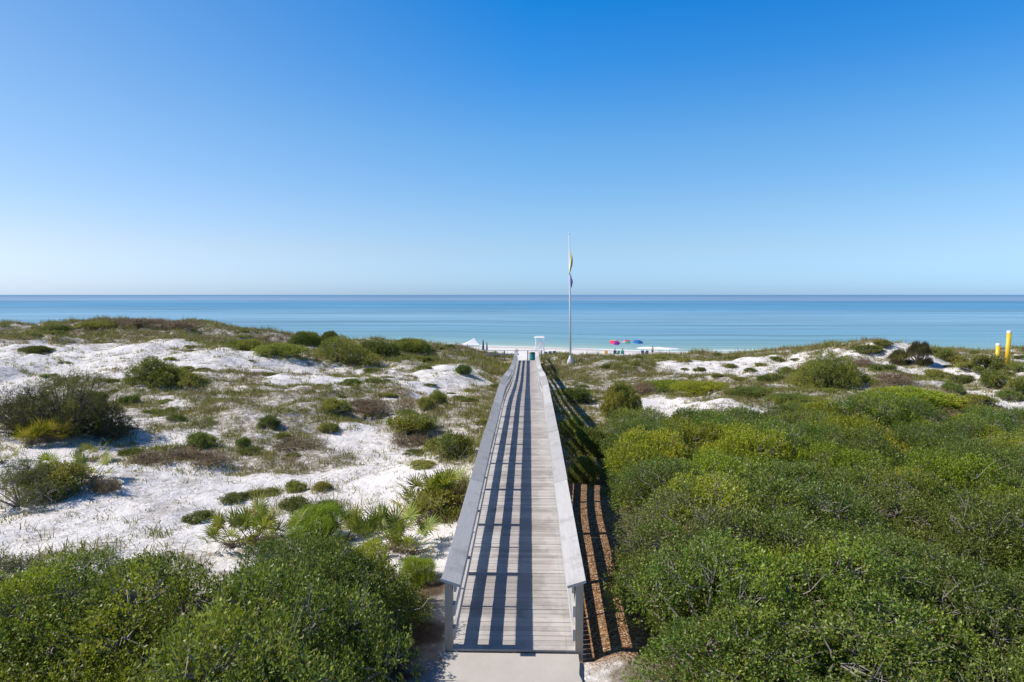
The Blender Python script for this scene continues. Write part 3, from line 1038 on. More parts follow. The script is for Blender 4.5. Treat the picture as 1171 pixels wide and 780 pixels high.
beach_chair(703.5, UY - 0.6, M['navy'], R(170), 'dark low beach chair under the rainbow parasol')
beach_chair(706.8, UY - 1.0, M['swim_g'], R(190), 'teal low beach chair right of the rainbow parasol pole')
beach_chair(712.0, UY - 0.5, M['green'], R(175), 'green low beach chair under the red white and green parasol')
beach_chair(735.3, UY - 0.5, M['navy'], R(165), 'navy low beach chair nearest the blue parasol on its right')
beach_chair(739.3, UY - 0.8, M['darkplastic'], R(185), 'black low beach chair beside the standing person')
beach_chair(693, UY - 1.5, M['orange'], R(180), 'orange low beach chair left of the rainbow parasol')


def person(px, Y, pose, suit, lab, rz=0.0, x=None):
    x_, y_, z_ = on_beach(px, Y)
    e = empty('person', (x_, y_, z_), rz); tag(e, lab, 'person', 'people on the beach by the parasols')
    if pose == 'stand':
        J = [((0, 0, .92), .15, -1), ((0, 0, 1.12), .135, 0), ((0, -.01, 1.36), .155, 1), ((0, 0, 1.50), .06, 2), ((0, -.01, 1.56), .07, 3), ((0, -.015, 1.67), .098, 4), ((0, -.01, 1.75), .06, 5),
             ((.09, 0, .86), .095, 0), ((.11, -.03, .48), .06, 7), ((.12, .02, .09), .042, 8), ((.13, -.12, .04), .04, 9),
             ((-.09, 0, .86), .095, 0), ((-.12, .04, .48), .06, 11), ((-.13, .10, .09), .042, 12), ((-.14, -.03, .04), .04, 13),
             ((.19, 0, 1.42), .06, 2), ((.26, .03, 1.14), .045, 15), ((.25, -.09, .91), .034, 16), ((.245, -.14, .82), .03, 17),
             ((-.19, 0, 1.42), .06, 2), ((-.27, .04, 1.14), .045, 19), ((-.29, -.04, .90), .034, 20), ((-.29, -.07, .81), .03, 21)]
    else:
        J = [((0, 0, .40), .15, -1), ((0, .10, .60), .135, 0), ((0, .20, .84), .15, 1), ((0, .22, .98), .06, 2), ((0, .22, 1.04), .07, 3), ((0, .20, 1.15), .098, 4), ((0, .21, 1.23), .06, 5),
             ((.09, -.06, .40), .095, 0), ((.12, -.45, .55), .06, 7), ((.12, -.70, .14), .042, 8), ((.12, -.82, .07), .04, 9),
             ((-.09, -.06, .40), .095, 0), ((-.12, -.45, .52), .06, 11), ((-.12, -.72, .12), .042, 12), ((-.12, -.84, .06), .04, 13),
             ((.19, .20, .90), .06, 2), ((.29, .14, .64), .045, 15), ((.28, -.10, .54), .034, 16), ((.27, -.18, .53), .03, 17),
             ((-.19, .20, .90), .06, 2), ((-.29, .14, .64), .045, 19), ((-.28, -.10, .54), .034, 20), ((-.27, -.18, .53), .03, 21)]
    me = bpy.data.meshes.new('body')
    me.from_pydata([j[0] for j in J], [(k, j[2]) for k, j in enumerate(J) if j[2] >= 0], [])
    o = obj('body', me, e)
    me.materials.append(M['skin'])
    sk = o.modifiers.new('skin', 'SKIN'); sk.use_smooth_shade = True
    for k, j in enumerate(J):
        v = me.skin_vertices[0].data[k]; v.radius = (j[1], j[1] * 0.85); v.use_root = (k == 0)
    su = o.modifiers.new('sub', 'SUBSURF'); su.levels = su.render_levels = 2
    hy, hz = J[5][0][1], J[5][0][2]
    mb = MB()
    mb.lathe([(0.112, -0.06), (0.118, 0.0), (0.105, 0.07), (0.06, 0.115), (0, 0.125)], 12, (0, hy + 0.03, hz)); mb.build('hair', M['hair'], e, True)
    mb = MB()
    if pose == 'stand':
        mb.lathe([(0.17, 0.98), (0.185, 0.90), (0.21, 0.72), (0.20, 0.62)], 14)
    else:
        mb.box((0, -0.12, 0.42), (0.40, 0.42, 0.24))
    mb.build('swimwear', suit, e, True)
    return e


person(746.3, UY - 0.5, 'stand', M['swim_d'], 'person standing in dark swim shorts right of the beach chairs', R(150))
person(703.5, UY - 0.6, 'sit', M['swim_r'], 'person sitting in the dark chair under the rainbow parasol', R(170))
person(712.0, UY - 0.5, 'sit', M['swim_d'], 'person sitting in the green chair under the red white and green parasol', R(175))

# loungers by the lifeguard stand
lounger = None
for k, (px_, Y_, lab) in enumerate(((625.5, 124, 'navy beach lounger closest to the lifeguard stand'), (629.5, 125, 'navy beach lounger second from the lifeguard stand'), (633.8, 126, 'navy beach lounger farthest from the lifeguard stand'))):
    x_, y_, z_ = on_beach(px_, Y_)
    if lounger is None:
        lounger = empty('beach_lounger', (0, 0, 0))
        mb = MB(); mb.box((0, -0.35, 0.36), (0.62, 1.25, 0.09)); mb.build('cushion', M['navy'], lounger)
        mb = MB(); mb.box((0, 0.55, 0.66), (0.62, 0.09, 0.85), (R(-38), 0, 0)); mb.build('backrest', M['navy'], lounger)
        mb = MB(); mb.box((0.3, -0.1, 0.28), (0.06, 1.8, 0.07)); mb.box((-0.3, -0.1, 0.28), (0.06, 1.8, 0.07)); mb.build('frame', M['white'], lounger)
        for (a, b) in ((-.28, -.9), (.28, -.9), (-.28, .6), (.28, .6)):
            mb = MB(); mb.box((a, b, 0.12), (0.06, 0.06, 0.26)); mb.build('leg', M['white'], lounger)
        e = lounger
    else:
        e = copy_tree(lounger)
    e.location = (x_, y_, z_); e.rotation_euler = (0, 0, R(165 + 8 * k))
    tag(e, lab, 'lounger', 'loungers by the lifeguard stand')

# ------------------------------------------------------------------ foliage builders
def unit(v):
    return v / (np.linalg.norm(v, axis=-1, keepdims=True) + 1e-9)


def leaves_mesh(P, A, S, Ln, Wd, fold=0.15):
    """rhombic leaves; P base, A axis, S side"""
    n = len(P)
    Nn = np.cross(A, S)
    Ln = Ln[:, None]; Wd = Wd[:, None]
    v0 = P; v1 = P + A * Ln * 0.45 + S * Wd * 0.5 + Nn * Wd * fold
    v2 = P + A * Ln; v3 = P + A * Ln * 0.45 - S * Wd * 0.5 + Nn * Wd * fold
    V = np.stack([v0, v1, v2, v3], 1).reshape(-1, 3)
    b = np.arange(n) * 4
    F = np.stack([b, b + 1, b + 2, b + 3], 1)
    return V, F


def rand_dirs(n, r, zmin=-1.0):
    z = r.uniform(zmin, 1, n); a = r.uniform(0, 2 * PI, n); q = np.sqrt(1 - z * z)
    return np.stack([q * np.cos(a), q * np.sin(a), z], 1)


def crown_lobes(r, Rr, H, nl, rmin=0.3, rmax=0.5, skirt=0):
    C = []; q = []
    for k in range(nl):
        for _ in range(30):
            a = r.uniform(0, 2 * PI); rho = Rr * 0.86 * math.sqrt(r.uniform(0, 1))
            c = np.array([rho * math.cos(a), rho * math.sin(a)])
            if all(np.hypot(*(c - np.array(o[:2]))) > Rr * 0.22 for o in C):
                break
        rad = Rr * r.uniform(rmin, rmax)
        top = H * (1 - 0.55 * (rho / Rr) ** 2.2) * r.uniform(0.82, 1.08)
        C.append((c[0], c[1], max(top - rad * 0.8, rad * 0.4))); q.append(rad)
    for k in range(skirt):
        a = r.uniform(0, 2 * PI); rho = Rr * r.uniform(0.55, 0.92); rad = Rr * r.uniform(rmin, rmax) * 0.85
        C.append((rho * math.cos(a), rho * math.sin(a), rad * 0.45)); q.append(rad)
    return np.array(C), np.array(q)


def sprig_foliage(r, C, q, nsprig, per, LL, WW, spr_len, flat=0.8, droop=0.0, zlo=-0.35, upb=0.55):
    w = q ** 2; w = w / w.sum()
    k = r.choice(len(C), nsprig, p=w)
    D = rand_dirs(nsprig, r, zlo)
    sc = np.array([1, 1, flat])
    depth = 1 - 0.45 * r.uniform(0, 1, nsprig) ** 2.5
    nz = 0.65 * vnoise(D[:, 0] * 3.2 + k * 5.1, D[:, 1] * 3.2 + D[:, 2] * 2.3, 5) + 0.35 * vnoise(D[:, 0] * 7 + k * 3.3, D[:, 1] * 7 + D[:, 2] * 5, 6)
    depth = depth * (1 + 0.42 * (nz - 0.5))
    O = C[k] + D * q[k][:, None] * depth[:, None] * sc
    # reject deep inside other lobes
    ins = np.zeros(nsprig)
    for j in range(len(C)):
        dd = np.linalg.norm((O - C[j]) / sc, axis=1) / q[j]
        ins = np.where(j == k, ins, np.maximum(ins, (dd < 0.72)))
    keep = (ins < 0.5) & (O[:, 2] > 0.02) & ((nz > 0.40) | (r.uniform(0, 1, nsprig) < 0.35))
    O = O[keep]; D = D[keep]; n = len(O)
    T = unit(D * 0.6 + rand_dirs(n, r) * 0.55 + np.array([0, 0, upb]))
    t = np.repeat(T, per, 0); o = np.repeat(O, per, 0)
    m = n * per
    s = r.uniform(0, 1, m)
    P = o + t * (s * spr_len)[:, None] + r.normal(0, spr_len * 0.10, (m, 3))
    A = unit(t * 0.7 + rand_dirs(m, r) * 0.9 + np.array([0, 0, 0.15 - droop]))
    S = unit(np.cross(A, unit(rand_dirs(m, r) * 0.8 + np.array([0, 0, 1.0]))))
    return leaves_mesh(P, A, S, LL * r.uniform(0.65, 1.25, m), WW * r.uniform(0.7, 1.2, m))


def twigs_mesh(r, C, q, nfine, stick=0.15, thick=1.0, flat=0.8, base_r=0.05):
    mb = MB()
    for k in range(len(C)):
        a = Vector((C[k][0] * 0.15, C[k][1] * 0.15, 0.0))
        c = Vector(C[k])
        mid = a.lerp(c, 0.5) + Vector(r.normal(0, 0.08, 3)); mid.z = max(mid.z, 0.1)
        mb.tube([a, mid, c], [base_r * thick, base_r * .6 * thick, base_r * .3 * thick], 5, cap=False)
    for _ in range(nfine):
        k = r.integers(len(C))
        d = rand_dirs(1, r, -0.1)[0]
        c = C[k]
        p0 = c + d * q[k] * 0.25
        p1 = c + d * q[k] * 0.75 * np.array([1, 1, flat]) + r.normal(0, 0.06, 3)
        p2 = c + d * q[k] * (1.0 + r.uniform(0.0, stick)) * np.array([1, 1, flat]) + r.normal(0, 0.10, 3)
        mb.tube([p0, p1, p2], [0.012 * thick, 0.008 * thick, 0.003 * thick], 3, cap=False)
        if r.uniform() < 0.6:
            p3 = p1 + (p2 - p1) * 0.6 + r.normal(0, 0.14, 3)
            mb.tube([p1, p3], [0.006 * thick, 0.002 * thick], 3, cap=False)
    return mb


def shrub_proto(seed, Rr, H, nl, nsprig, per, LL, WW, sl, fm, tm, nfine, name_f='foliage', flat=0.8, rmin=0.3, rmax=0.5, stick=0.15, upb=0.55, skirt=0, zlo=-0.35):
    r = np.random.default_rng(seed)
    C, q = crown_lobes(r, Rr, H, nl, rmin, rmax, skirt)
    V, F = sprig_foliage(r, C, q, nsprig, per, LL, WW, sl, flat, upb=upb, zlo=zlo)
    fme = mesh_np('foliage', V, None, F, [fm])
    tme = twigs_mesh(r, C, q, nfine, stick, 1.0, flat).mesh('branches', tm)
    return fme, tme


def place_shrub(proto, name, loc, rz, sc, label, cat, group=None, sink=0.06):
    e = empty(name, (loc[0], loc[1], gz(loc[0], loc[1]) - sink), rz)
    e.scale = sc if hasattr(sc, '__len__') else (sc, sc, sc)
    tag(e, label, cat, group)
    obj('foliage', proto[0], e)
    if proto[1] is not None:
        obj('branches', proto[1], e)
    return e


OAK = [shrub_proto(100 + k, 1.45, 1.65, 15, 5200, 8, 0.052, 0.027, 0.16, M['oak'], M['twig'], 170, stick=0.24, rmin=0.22, rmax=0.44, skirt=5) for k in range(5)]
OAKG = [shrub_proto(140 + k, 1.4, 1.45, 14, 3800, 8, 0.046, 0.022, 0.16, M['oak_grey'], M['twig'], 300, stick=0.32, rmin=0.22, rmax=0.42, skirt=4) for k in range(2)]
YEL = [shrub_proto(160 + k, 1.4, 1.55, 15, 4200, 8, 0.055, 0.029, 0.16, M['yellow'], M['twig'], 90, rmin=0.22, rmax=0.40, skirt=4) for k in range(2)]
DRK = [shrub_proto(180 + k, 1.5, 1.6, 34, 10500, 9, 0.075, 0.014, 0.18, M['dark'], M['bark'], 160, rmin=0.14, rmax=0.28, upb=1.0, skirt=16, zlo=-.6) for k in range(2)]
LOW = [shrub_proto(200 + k, 0.58, 0.46, 13, 1250, 7, 0.066, 0.025, 0.16, M['low'], M['twig'], 90, rmin=0.10, rmax=0.27, skirt=9, zlo=-.4, upb=0.8, stick=0.4) for k in range(6)]
FAR = [shrub_proto(220 + k, 1.5, 1.1, 24, 6000, 7, 0.085, 0.036, 0.18, M['low'], M['bark'], 90, rmin=0.16, rmax=0.32, skirt=12, zlo=-.6) for k in range(3)]
FARY = [shrub_proto(230 + k, 1.5, 1.0, 24, 6000, 7, 0.080, 0.034, 0.18, M['yellow'], M['bark'], 90, rmin=0.16, rmax=0.32, skirt=12, zlo=-.6) for k in range(1)]
BRT = [shrub_proto(240, 0.75, 0.95, 16, 3200, 11, 0.085, 0.010, 0.16, M['bright'], M['bark'], 20, rmin=0.2, rmax=0.38, upb=0.9, skirt=6, zlo=-.5)]
DED = [shrub_proto(250 + k, 0.9, 0.5, 12, 800, 6, 0.06, 0.018, 0.15, M['redbrown'], M['drytwig'], 260, rmin=0.25, rmax=0.4, stick=0.35) for k in range(2)]


def palmetto_proto(seed, nf, fm, hgt=0.75):
    r = np.random.default_rng(seed)
    Vs = []; Fs = []; nb = 0
    mb = MB()
    for f in range(nf):
        a = r.uniform(0, 2 * PI); el = r.uniform(0.25, 1.15)
        h = hgt * r.uniform(0.7, 1.1)
        out = np.array([math.cos(a) * math.cos(el), math.sin(a) * math.cos(el), math.sin(el)])
        b0 = np.array([r.normal(0, .08), r.normal(0, .08), 0.05])
        tip = b0 + out * h
        mb.tube([b0, b0 + out * h * 0.5 + np.array([0, 0, 0.04]), tip], [0.012, 0.009, 0.007], 4, cap=False)
        # fan of blades about the petiole direction
        up = unit(np.cross(np.cross(out, [0, 0, 1.0]), out)); side = unit(np.cross(out, up))
        if abs(out[2]) > 0.98: side = np.array([1.0, 0, 0])
        ns = 17
        for s in range(ns):
            th = (s / (ns - 1) - 0.5) * R(215)
            fd = unit(out * math.cos(th) + side * math.sin(th) + up * (0.25 * math.cos(th) + r.normal(0, .05)))
            ln = r.uniform(0.40, 0.52) * (0.75 + 0.25 * math.cos(th))
            wd = 0.040
            sd = unit(np.cross(fd, up + r.normal(0, .15, 3)))
            p0 = tip; p1 = tip + fd * ln * 0.5; p2 = tip + fd * ln + np.array([0, 0, -0.06 * ln])
            Vs += [p0 - sd * 0.004, p0 + sd * 0.004, p1 + sd * wd / 2, p1 - sd * wd / 2, p2]
            Fs.append((nb, nb + 1, nb + 2, nb + 3)); Fs.append((nb + 3, nb + 2, nb + 4)); nb += 5
    F4 = [f for f in Fs if len(f) == 4]; F3 = [f for f in Fs if len(f) == 3]
    fme = mesh_np('fronds', np.array(Vs), F3, F4, [fm])
    # rough stem, dead skirts
    for k in range(26):
        a = r.uniform(0, 2 * PI); l = r.uniform(0.2, 0.5)
        mb.tube([(0.03 * math.cos(a), 0.03 * math.sin(a), 0.12), (l * .6 * math.cos(a), l * .6 * math.sin(a), 0.10 + r.uniform(0, .12)), (l * math.cos(a), l * math.sin(a), 0.01)], [0.014, 0.012, 0.004], 4, cap=False)
    mb.tube([(0, 0, -0.1), (0.03, 0, 0.1), (0, 0.02, 0.22)], [0.10, 0.09, 0.05], 7)
    return fme, mb.mesh('stem', M['palmtrunk'])


PAL = [palmetto_proto(300 + k, 13, M['palm']) for k in range(3)]
PALY = [palmetto_proto(310 + k, 16, M['palm_y'], 0.6) for k in range(2)]


def place_palm(proto, loc, rz, sc, label, group='saw palmettos'):
    e = empty('saw_palmetto', (loc[0], loc[1], gz(loc[0], loc[1]) - 0.03), rz)
    e.scale = (sc * 1.04,) * 3
    tag(e, label, 'palmetto', group)
    obj('fronds', proto[0], e); obj('stem', proto[1], e)
    return e


# ------------------------------------------------------------------ right thicket
occ = []                                                # (x, y, r): keeps the small plants off the big ones


def scatter_poly(poly, step, r, jit=0.35):
    P = np.array(poly); out = []
    y = P[:, 1].min() + 0.4; row = 0
    while y < P[:, 1].max():
        x = P[:, 0].min() + (row % 2) * step * 0.5
        while x < P[:, 0].max():
            q = (x + r.uniform(-jit, jit) * step, y + r.uniform(-jit, jit) * step)
            if inpoly(poly, np.array([q[0]]), np.array([q[1]]))[0]:
                out.append(q)
            x += step
        y += step * 0.87; row += 1
    return out


r_ = np.random.default_rng(5)
k = 0
for (x_, y_) in scatter_poly(THR, 1.75, r_):
    # yellow-green band across the middle of the thicket
    p_y = 0.0
    if 13.5 < y_ < 24 and 3 < x_ < 13: p_y = 0.26
    u = r_.uniform()
    edge = min(1.0, (x_ - 1.2) / 1.6)
    s = r_.uniform(0.82, 1.12) * (0.72 + 0.28 * edge)
    if y_ > 29: s *= 0.8
    xe = 1.62 + max(0, y_ - 9.5) * 0.075
    if x_ - 1.45 * s < xe: x_ = xe + 1.45 * s + r_.uniform(0, .2)
    if u < p_y:
        place_shrub(YEL[k % 2], 'oak_shrub', (x_, y_), r_.uniform(0, 6.28), (s, s, s * r_.uniform(.9, 1.3)), 'yellow green scrub oak crown brighter than its neighbours in the thicket right of the boardwalk', 'shrub', 'yellow green scrub oaks in the right thicket')
    elif u < p_y + 0.06:
        place_shrub(OAKG[k % 2], 'oak_shrub', (x_, y_), r_.uniform(0, 6.28), (s, s, s * r_.uniform(.9, 1.05)), 'grey green twiggy scrub oak with bare branches in the thicket right of the boardwalk', 'shrub', 'twiggy grey scrub oaks in the right thicket')
    else:
        place_shrub(OAK[k % 5], 'oak_shrub', (x_, y_), r_.uniform(0, 6.28), (s, s, s * r_.uniform(.76, 1.15)), 'dense dark green scrub oak merged into the thicket right of the boardwalk', 'shrub', 'dark green scrub oaks in the right thicket')
    k += 1
# left thicket
for (x_, y_) in scatter_poly(THL, 1.6, r_):
    s = r_.uniform(0.78, 1.0)
    if -7.4 < x_ < -5.5 and y_ > 9.9: continue           # the dip between the two clumps
    if y_ > 10.5: s *= 0.76
    if x_ + 1.45 * s > -1.75: x_ = -1.75 - 1.45 * s * .9
    if x_ < -6.6 and y_ > 9.5 and r_.uniform() < 0.75:
        place_shrub(OAKG[k % 2], 'oak_shrub', (x_, y_), r_.uniform(0, 6.28), (s, s, s), 'olive grey twiggy shrub in the back of the foreground thicket on the far left', 'shrub', 'olive shrubs in the left thicket')
    else:
        place_shrub(OAK[k % 5], 'oak_shrub', (x_, y_), r_.uniform(0, 6.28), (s, s, s * r_.uniform(.8, 1.2)), 'rounded green scrub oak in the foreground thicket left of the boardwalk', 'shrub', 'green scrub oaks in the left thicket')
    k += 1


for (x_, y_, s) in ((-2.75, 8.3, 1.08), (-3.0, 10.2, .95), (-2.75, 11.5, .66), (-2.8, 6.8, 1.1)):
    place_shrub(OAK[k % 5], 'oak_shrub', (x_, y_), k * 1.3, (s * .85, s * .85, s * 1.15), 'rounded green scrub oak in the foreground thicket left of the boardwalk', 'shrub', 'green scrub oaks in the left thicket')
    k += 1


# ------------------------------------------------------------------ individually placed plants (photo position of the base)
def gp(px, py):
    g = ground(px, py)
    return float(g[0]), float(g[1])


def big(protos, px, py, wpx, hpx, label, cat='shrub', name='dune_shrub', base=(1.5, 1.6), group=None, dy=0.0, rz=None):
    x_, y_ = gp(px, py); y_ += dy
    w = wpx / FPX * y_; h = hpx / FPX * y_
    pr = random.choice(protos)
    e = place_shrub(pr, name, (x_, y_), random.uniform(0, 6.28) if rz is None else rz, (w / (2 * base[0]), w / (2 * base[0]), h / base[1]), label, cat, group)
    occ.append((x_, y_, w / 2))
    return e


def profile_shrub(seed, prof, px, py, wpx, hpx, dep, label, nsprig, per, LL, WW, sl, fm, tm, nl=40, cat='shrub', name='dune_shrub', group=None, dy=0.0, upb=0.7, r0=0.14, r1=0.26, twigs=150, stick=0.12):
    """a shrub whose skyline follows prof [(u 0..1, h 0..1)] across its width"""
    r = np.random.default_rng(seed)
    x_, y_ = gp(px, py); y_ += dy
    w = wpx / FPX * y_; h = hpx / FPX * y_; d = w * dep
    pu = [p[0] for p in prof]; ph = [p[1] for p in prof]
    C = []; q = []
    for k in range(nl):
        for _ in range(40):
            u = r.uniform(0.03, 0.97); v = r.uniform(-1, 1)
            if v * v + (2 * u - 1) ** 4 < 1: break
        top = h * np.interp(u, pu, ph) * (1 - 0.55 * v * v) * r.uniform(0.86, 1.08)
        rad = h * r.uniform(r0, r1) * (0.6 + 0.6 * np.interp(u, pu, ph))
        n = 1 + int(top > 2.6 * rad)
        for t in range(n):
            z = max(top - rad * 0.85 - t * rad * 1.5, rad * 0.3)
            C.append(((u - 0.5) * w, v * d / 2 * (1 + 0.12 * t), z)); q.append(rad * (1 + 0.15 * t))
    C = np.array(C); q = np.array(q)
    V, F = sprig_foliage(r, C, q, nsprig, per, LL, WW, sl, 0.85, upb=upb, zlo=-0.6)
    e = empty(name, (x_, y_, gz(x_, y_) - 0.08), 0.0)
    tag(e, label, cat, group)
    obj('foliage', mesh_np('foliage', V, None, F, [fm]), e)
    obj('branches', twigs_mesh(r, C, q, twigs, stick).mesh('branches', tm), e)
    occ.append((x_, y_, w / 2))
    return e


G1 = 'big dark shrub clump at the left edge'
profile_shrub(401, [(0, .75), (.3, 1), (.7, .9), (1, .55)], 22, 500, 80, 56, .8, 'dark shrub at the left photo edge, left lobe of the large dark bush', 7000, 9, .075, .015, .18, M['dark'], M['bark'], 34, upb=.45, group=G1, dy=.6)
profile_shrub(402, [(0, .55), (.25, .9), (.45, 1), (.75, .95), (1, .6)], 60, 502, 100, 76, .7, 'tall dark olive bush, middle and tallest lobe of the large dark clump', 10000, 9, .075, .015, .18, M['dark'], M['bark'], 46, upb=.45, group=G1, dy=.9, r0=.11, r1=.2)
profile_shrub(403, [(0, .9), (.3, 1), (.6, .62), (.85, .3), (1, .12)], 112, 504, 74, 50, .8, 'dark bush sloping down to the sand, right lobe of the large dark clump', 6500, 9, .075, .015, .18, M['dark'], M['bark'], 34, upb=.45, group=G1, dy=.6)
G2 = 'wind shorn shrub on the white sand hill'
profile_shrub(404, [(0, .5), (.1, .85), (.22, 1), (.45, .72), (.7, .42), (.9, .2), (1, .08)], 196, 440, 92, 33, .45, 'wedge shaped green shrub with a peak at its left end on the white sand slope', 9000, 8, .08, .034, .18, M['low'], M['bark'], 52)
big(OAKG, 25, 577, 92, 50, 'grey green bush on the sand at the left edge below the dark clump', base=(1.4, 1.45))
big(LOW, 68, 563, 64, 28, 'low green bush right of the grey green bush at the left edge', base=(.52, .42))
big(BRT, 367, 622, 66, 42, 'bright green needle leaved bush behind the foreground thicket', base=(.75, .95), name='needle_bush')
big(BRT, 475, 665, 46, 30, 'small round bright green bush at the boardwalk side of the left thicket', base=(.75, .95), name='needle_bush')
big(LOW, 497, 590, 70, 26, 'green bush below the palmettos beside the left handrail', base=(.52, .42))
big(DED, 525, 580, 40, 34, 'brown dry shrub between the palmettos and the left handrail', base=(.9, .5))
for (a, b, w, h, lab) in ((230, 510, 34, 15, 'bright green low shrub on white sand left of the middle'), (278, 512, 16, 12, 'tiny upright green shrub alone on the sand'),
                          (338, 562, 24, 13, 'round green mound on white sand, left of a similar smaller mound'), (369, 561, 20, 11, 'small round green mound right of a larger one'),
                          (336, 582, 38, 13, 'flat green mat on the sand above the bright needle bush'), (372, 584, 30, 12, 'green mat touching the right of another flat mat'),
                          (268, 571, 36, 8, 'thin grey green mat on open sand, left of a similar mat'), (302, 567, 36, 9, 'thin grey green mat on open sand, right of a similar mat'),
                          (325, 502, 16, 9, 'small green tuft shrub near the brown dry patch'), (376, 494, 22, 11, 'green and grey tuft shrub in the middle of the left dunes'),
                          (308, 488, 24, 13, 'green shrub at the end of a brown grass strip'),
                          (385, 472, 34, 16, 'broad low green shrub in the middle of the left dunes'), (487, 468, 18, 14, 'dark upright shrub, left of two near the boardwalk'),
                          (500, 462, 20, 16, 'dark upright shrub, right of two near the boardwalk'), (515, 522, 52, 26, 'broad green shrub beside the left handrail halfway along'),
                          (470, 492, 56, 18, 'olive shrub in brown grass left of the broad green one'), (530, 428, 18, 11, 'dark green shrub on the sand mound by the boardwalk'),
                          (110, 457, 20, 9, 'dark tuft shrub on the lower white slope'), (150, 462, 22, 11, 'greenish tuft shrub right of the big dark bush')):
    big(LOW, a, b, w * .92, h * .8, lab, base=(.52, .42))
profile_shrub(407, [(0, .3), (.2, .8), (.4, 1), (.6, .75), (.8, .45), (1, .15)], 398, 415, 74, 33, .5, 'large green shrub on the left dune ridge', 7000, 8, .09, .036, .2, M['low'], M['bark'], 44)
for (a, b, w, h, lab) in ((350, 394, 32, 15, 'round dark shrub on the skyline left of the large ridge shrub'),
                          (430, 408, 50, 18, 'spreading green shrub right of the large ridge shrub'), (378, 392, 20, 13, 'small dark shrub on the ridge skyline'),
                          (280, 400, 40, 12, 'dark green shrub band behind the white sand saddle'), (320, 405, 60, 12, 'olive shrub band on the slope below the ridge'),
                          (40, 403, 34, 8, 'dark green shrub on the upper white slope'), (470, 402, 46, 14, 'olive green shrub on the grassy left ridge'),
                          (112, 374, 44, 7, 'green shrub mat on the far left dune crest'), (66, 378, 34, 6, 'dark shrub mat on the far left dune crest')):
    big(FAR, a, b, w, h, lab, base=(1.5, 1.1))
for (a, b, w, h, lab) in ((205, 375, 70, 9, 'reddish brown dry shrub mat on the crest above the white sand'), (160, 372, 60, 9, 'brownish dry shrub mat on the highest part of the left crest')):
    big(DED, a, b, w, h, lab, base=(.9, .5))
for n_, (a, b, w, h) in enumerate(((990, 402, 30, 7), (1010, 396, 20, 6), (1075, 408, 26, 9), (1095, 416, 22, 8), (1110, 424, 26, 9), (1122, 414, 18, 6), (1145, 432, 24, 8), (1160, 424, 20, 8),
                                   (1100, 438, 24, 8), (1072, 432, 28, 8), (1010, 424, 26, 8), (985, 418, 20, 7), (1155, 456, 26, 9), (1120, 462, 30, 9), (1085, 462, 22, 7), (900, 428, 22, 7), (882, 436, 26, 8),
                                   (845, 436, 14, 4), (820, 431, 12, 4), (858, 425, 14, 4), (870, 419, 12, 4), (835, 420, 14, 4), (800, 424, 12, 4))):
    big([LOW[n_ % 6], DED[n_ % 2]] if n_ % 3 == 2 else [LOW[n_ % 6]], a, b, w, h, 'low scrubby clump on the patchy sand of the right dune', base=(.55, .46), group='scrubby clumps on the right dune')
# right side
big(FAR, 710, 476, 46, 36, 'round green bush with a dark trunk side standing on a white sand patch', base=(1.5, 1.1))
big(DRK, 716, 478, 30, 26, 'dark bush tucked behind the round green bush on the sand patch', dy=.7)
profile_shrub(405, [(0, .15), (.12, .5), (.3, .85), (.45, 1), (.6, .9), (.8, .5), (1, .12)], 952, 446, 100, 44, .55, 'large domed wind combed green shrub on the right dune', 11000, 8, .085, .034, .2, M['low'], M['bark'], 70, r0=.1, r1=.18)
big(DRK, 1028, 417, 22, 17, 'dark green small bush left of two on the right dune crest')
big(DRK, 1051, 417, 26, 26, 'brownish dark bush right of two on the right dune crest')
profile_shrub(406, [(0, .25), (.15, .75), (.35, .9), (.5, .7), (.7, 1), (.85, .7), (1, .3)], 968, 508, 110, 50, .5, 'yellow green pine like shrub rising above the back of the right thicket', 9000, 9, .085, .02, .2, M['yellow'], M['bark'], 50, upb=1.0, r0=.11, r1=.2, dy=.5)
big(DED, 985, 516, 46, 34, 'dark hollow dead shrub with bare branches below the yellow green one', base=(.9, .5))
big(FARY, 1040, 460, 96, 15, 'bright green low shrub mat on the right dune slope', base=(1.5, 1.0))
big(FAR, 1085, 470, 70, 11, 'olive shrub mat behind the right thicket', base=(1.5, 1.1))
big(FARY, 1130, 487, 80, 12, 'yellow green shrub mat at the right back edge of the thicket', base=(1.5, 1.0))
big(FARY, 760, 445, 60, 11, 'low green shrub mat, nearest the white sand patch by the boardwalk', base=(1.5, 1.1))
big(FARY, 808, 447, 76, 11, 'low green shrub mat in the middle of the flat right dunes', base=(1.5, 1.1))
big(FAR, 862, 452, 60, 9, 'olive shrub mat left of the large domed shrub', base=(1.5, 1.1))
big(FAR, 908, 462, 60, 12, 'green shrub mat in front of the large domed shrub', base=(1.5, 1.1))
big(LOW, 1130, 425, 30, 16, 'green bush on the white slope below the marker posts', base=(.52, .42))
big(LOW, 1136, 444, 24, 16, 'dark bush casting a shadow on the white right slope', base=(.52, .42))
big(LOW, 1168, 450, 26, 16, 'green bush at the right photo edge on white sand', base=(.52, .42))
big(LOW, 1090, 450, 22, 10, 'small green tuft shrub on the white sand of the right slope', base=(.52, .42))
big(DED, 735, 450, 36, 12, 'grey brown dry bush between the green mats', base=(.9, .5))
big(DED, 1060, 480, 60, 14, 'grey dry bush at the back of the right thicket', base=(.9, .5))
big(LOW, 660, 462, 30, 16, 'green shrub on the grass slope right of the boardwalk', base=(.52, .42))
big(FAR, 676, 520, 50, 30, 'dark green shrub beside the right handrail halfway along', base=(1.5, 1.1))
big(FAR, 668, 552, 34, 30, 'shaded green shrub against the right handrail near the mulch', base=(1.5, 1.1))
big(LOW, 655, 500, 30, 18, 'shaded low shrub below the right handrail', base=(.52, .42))

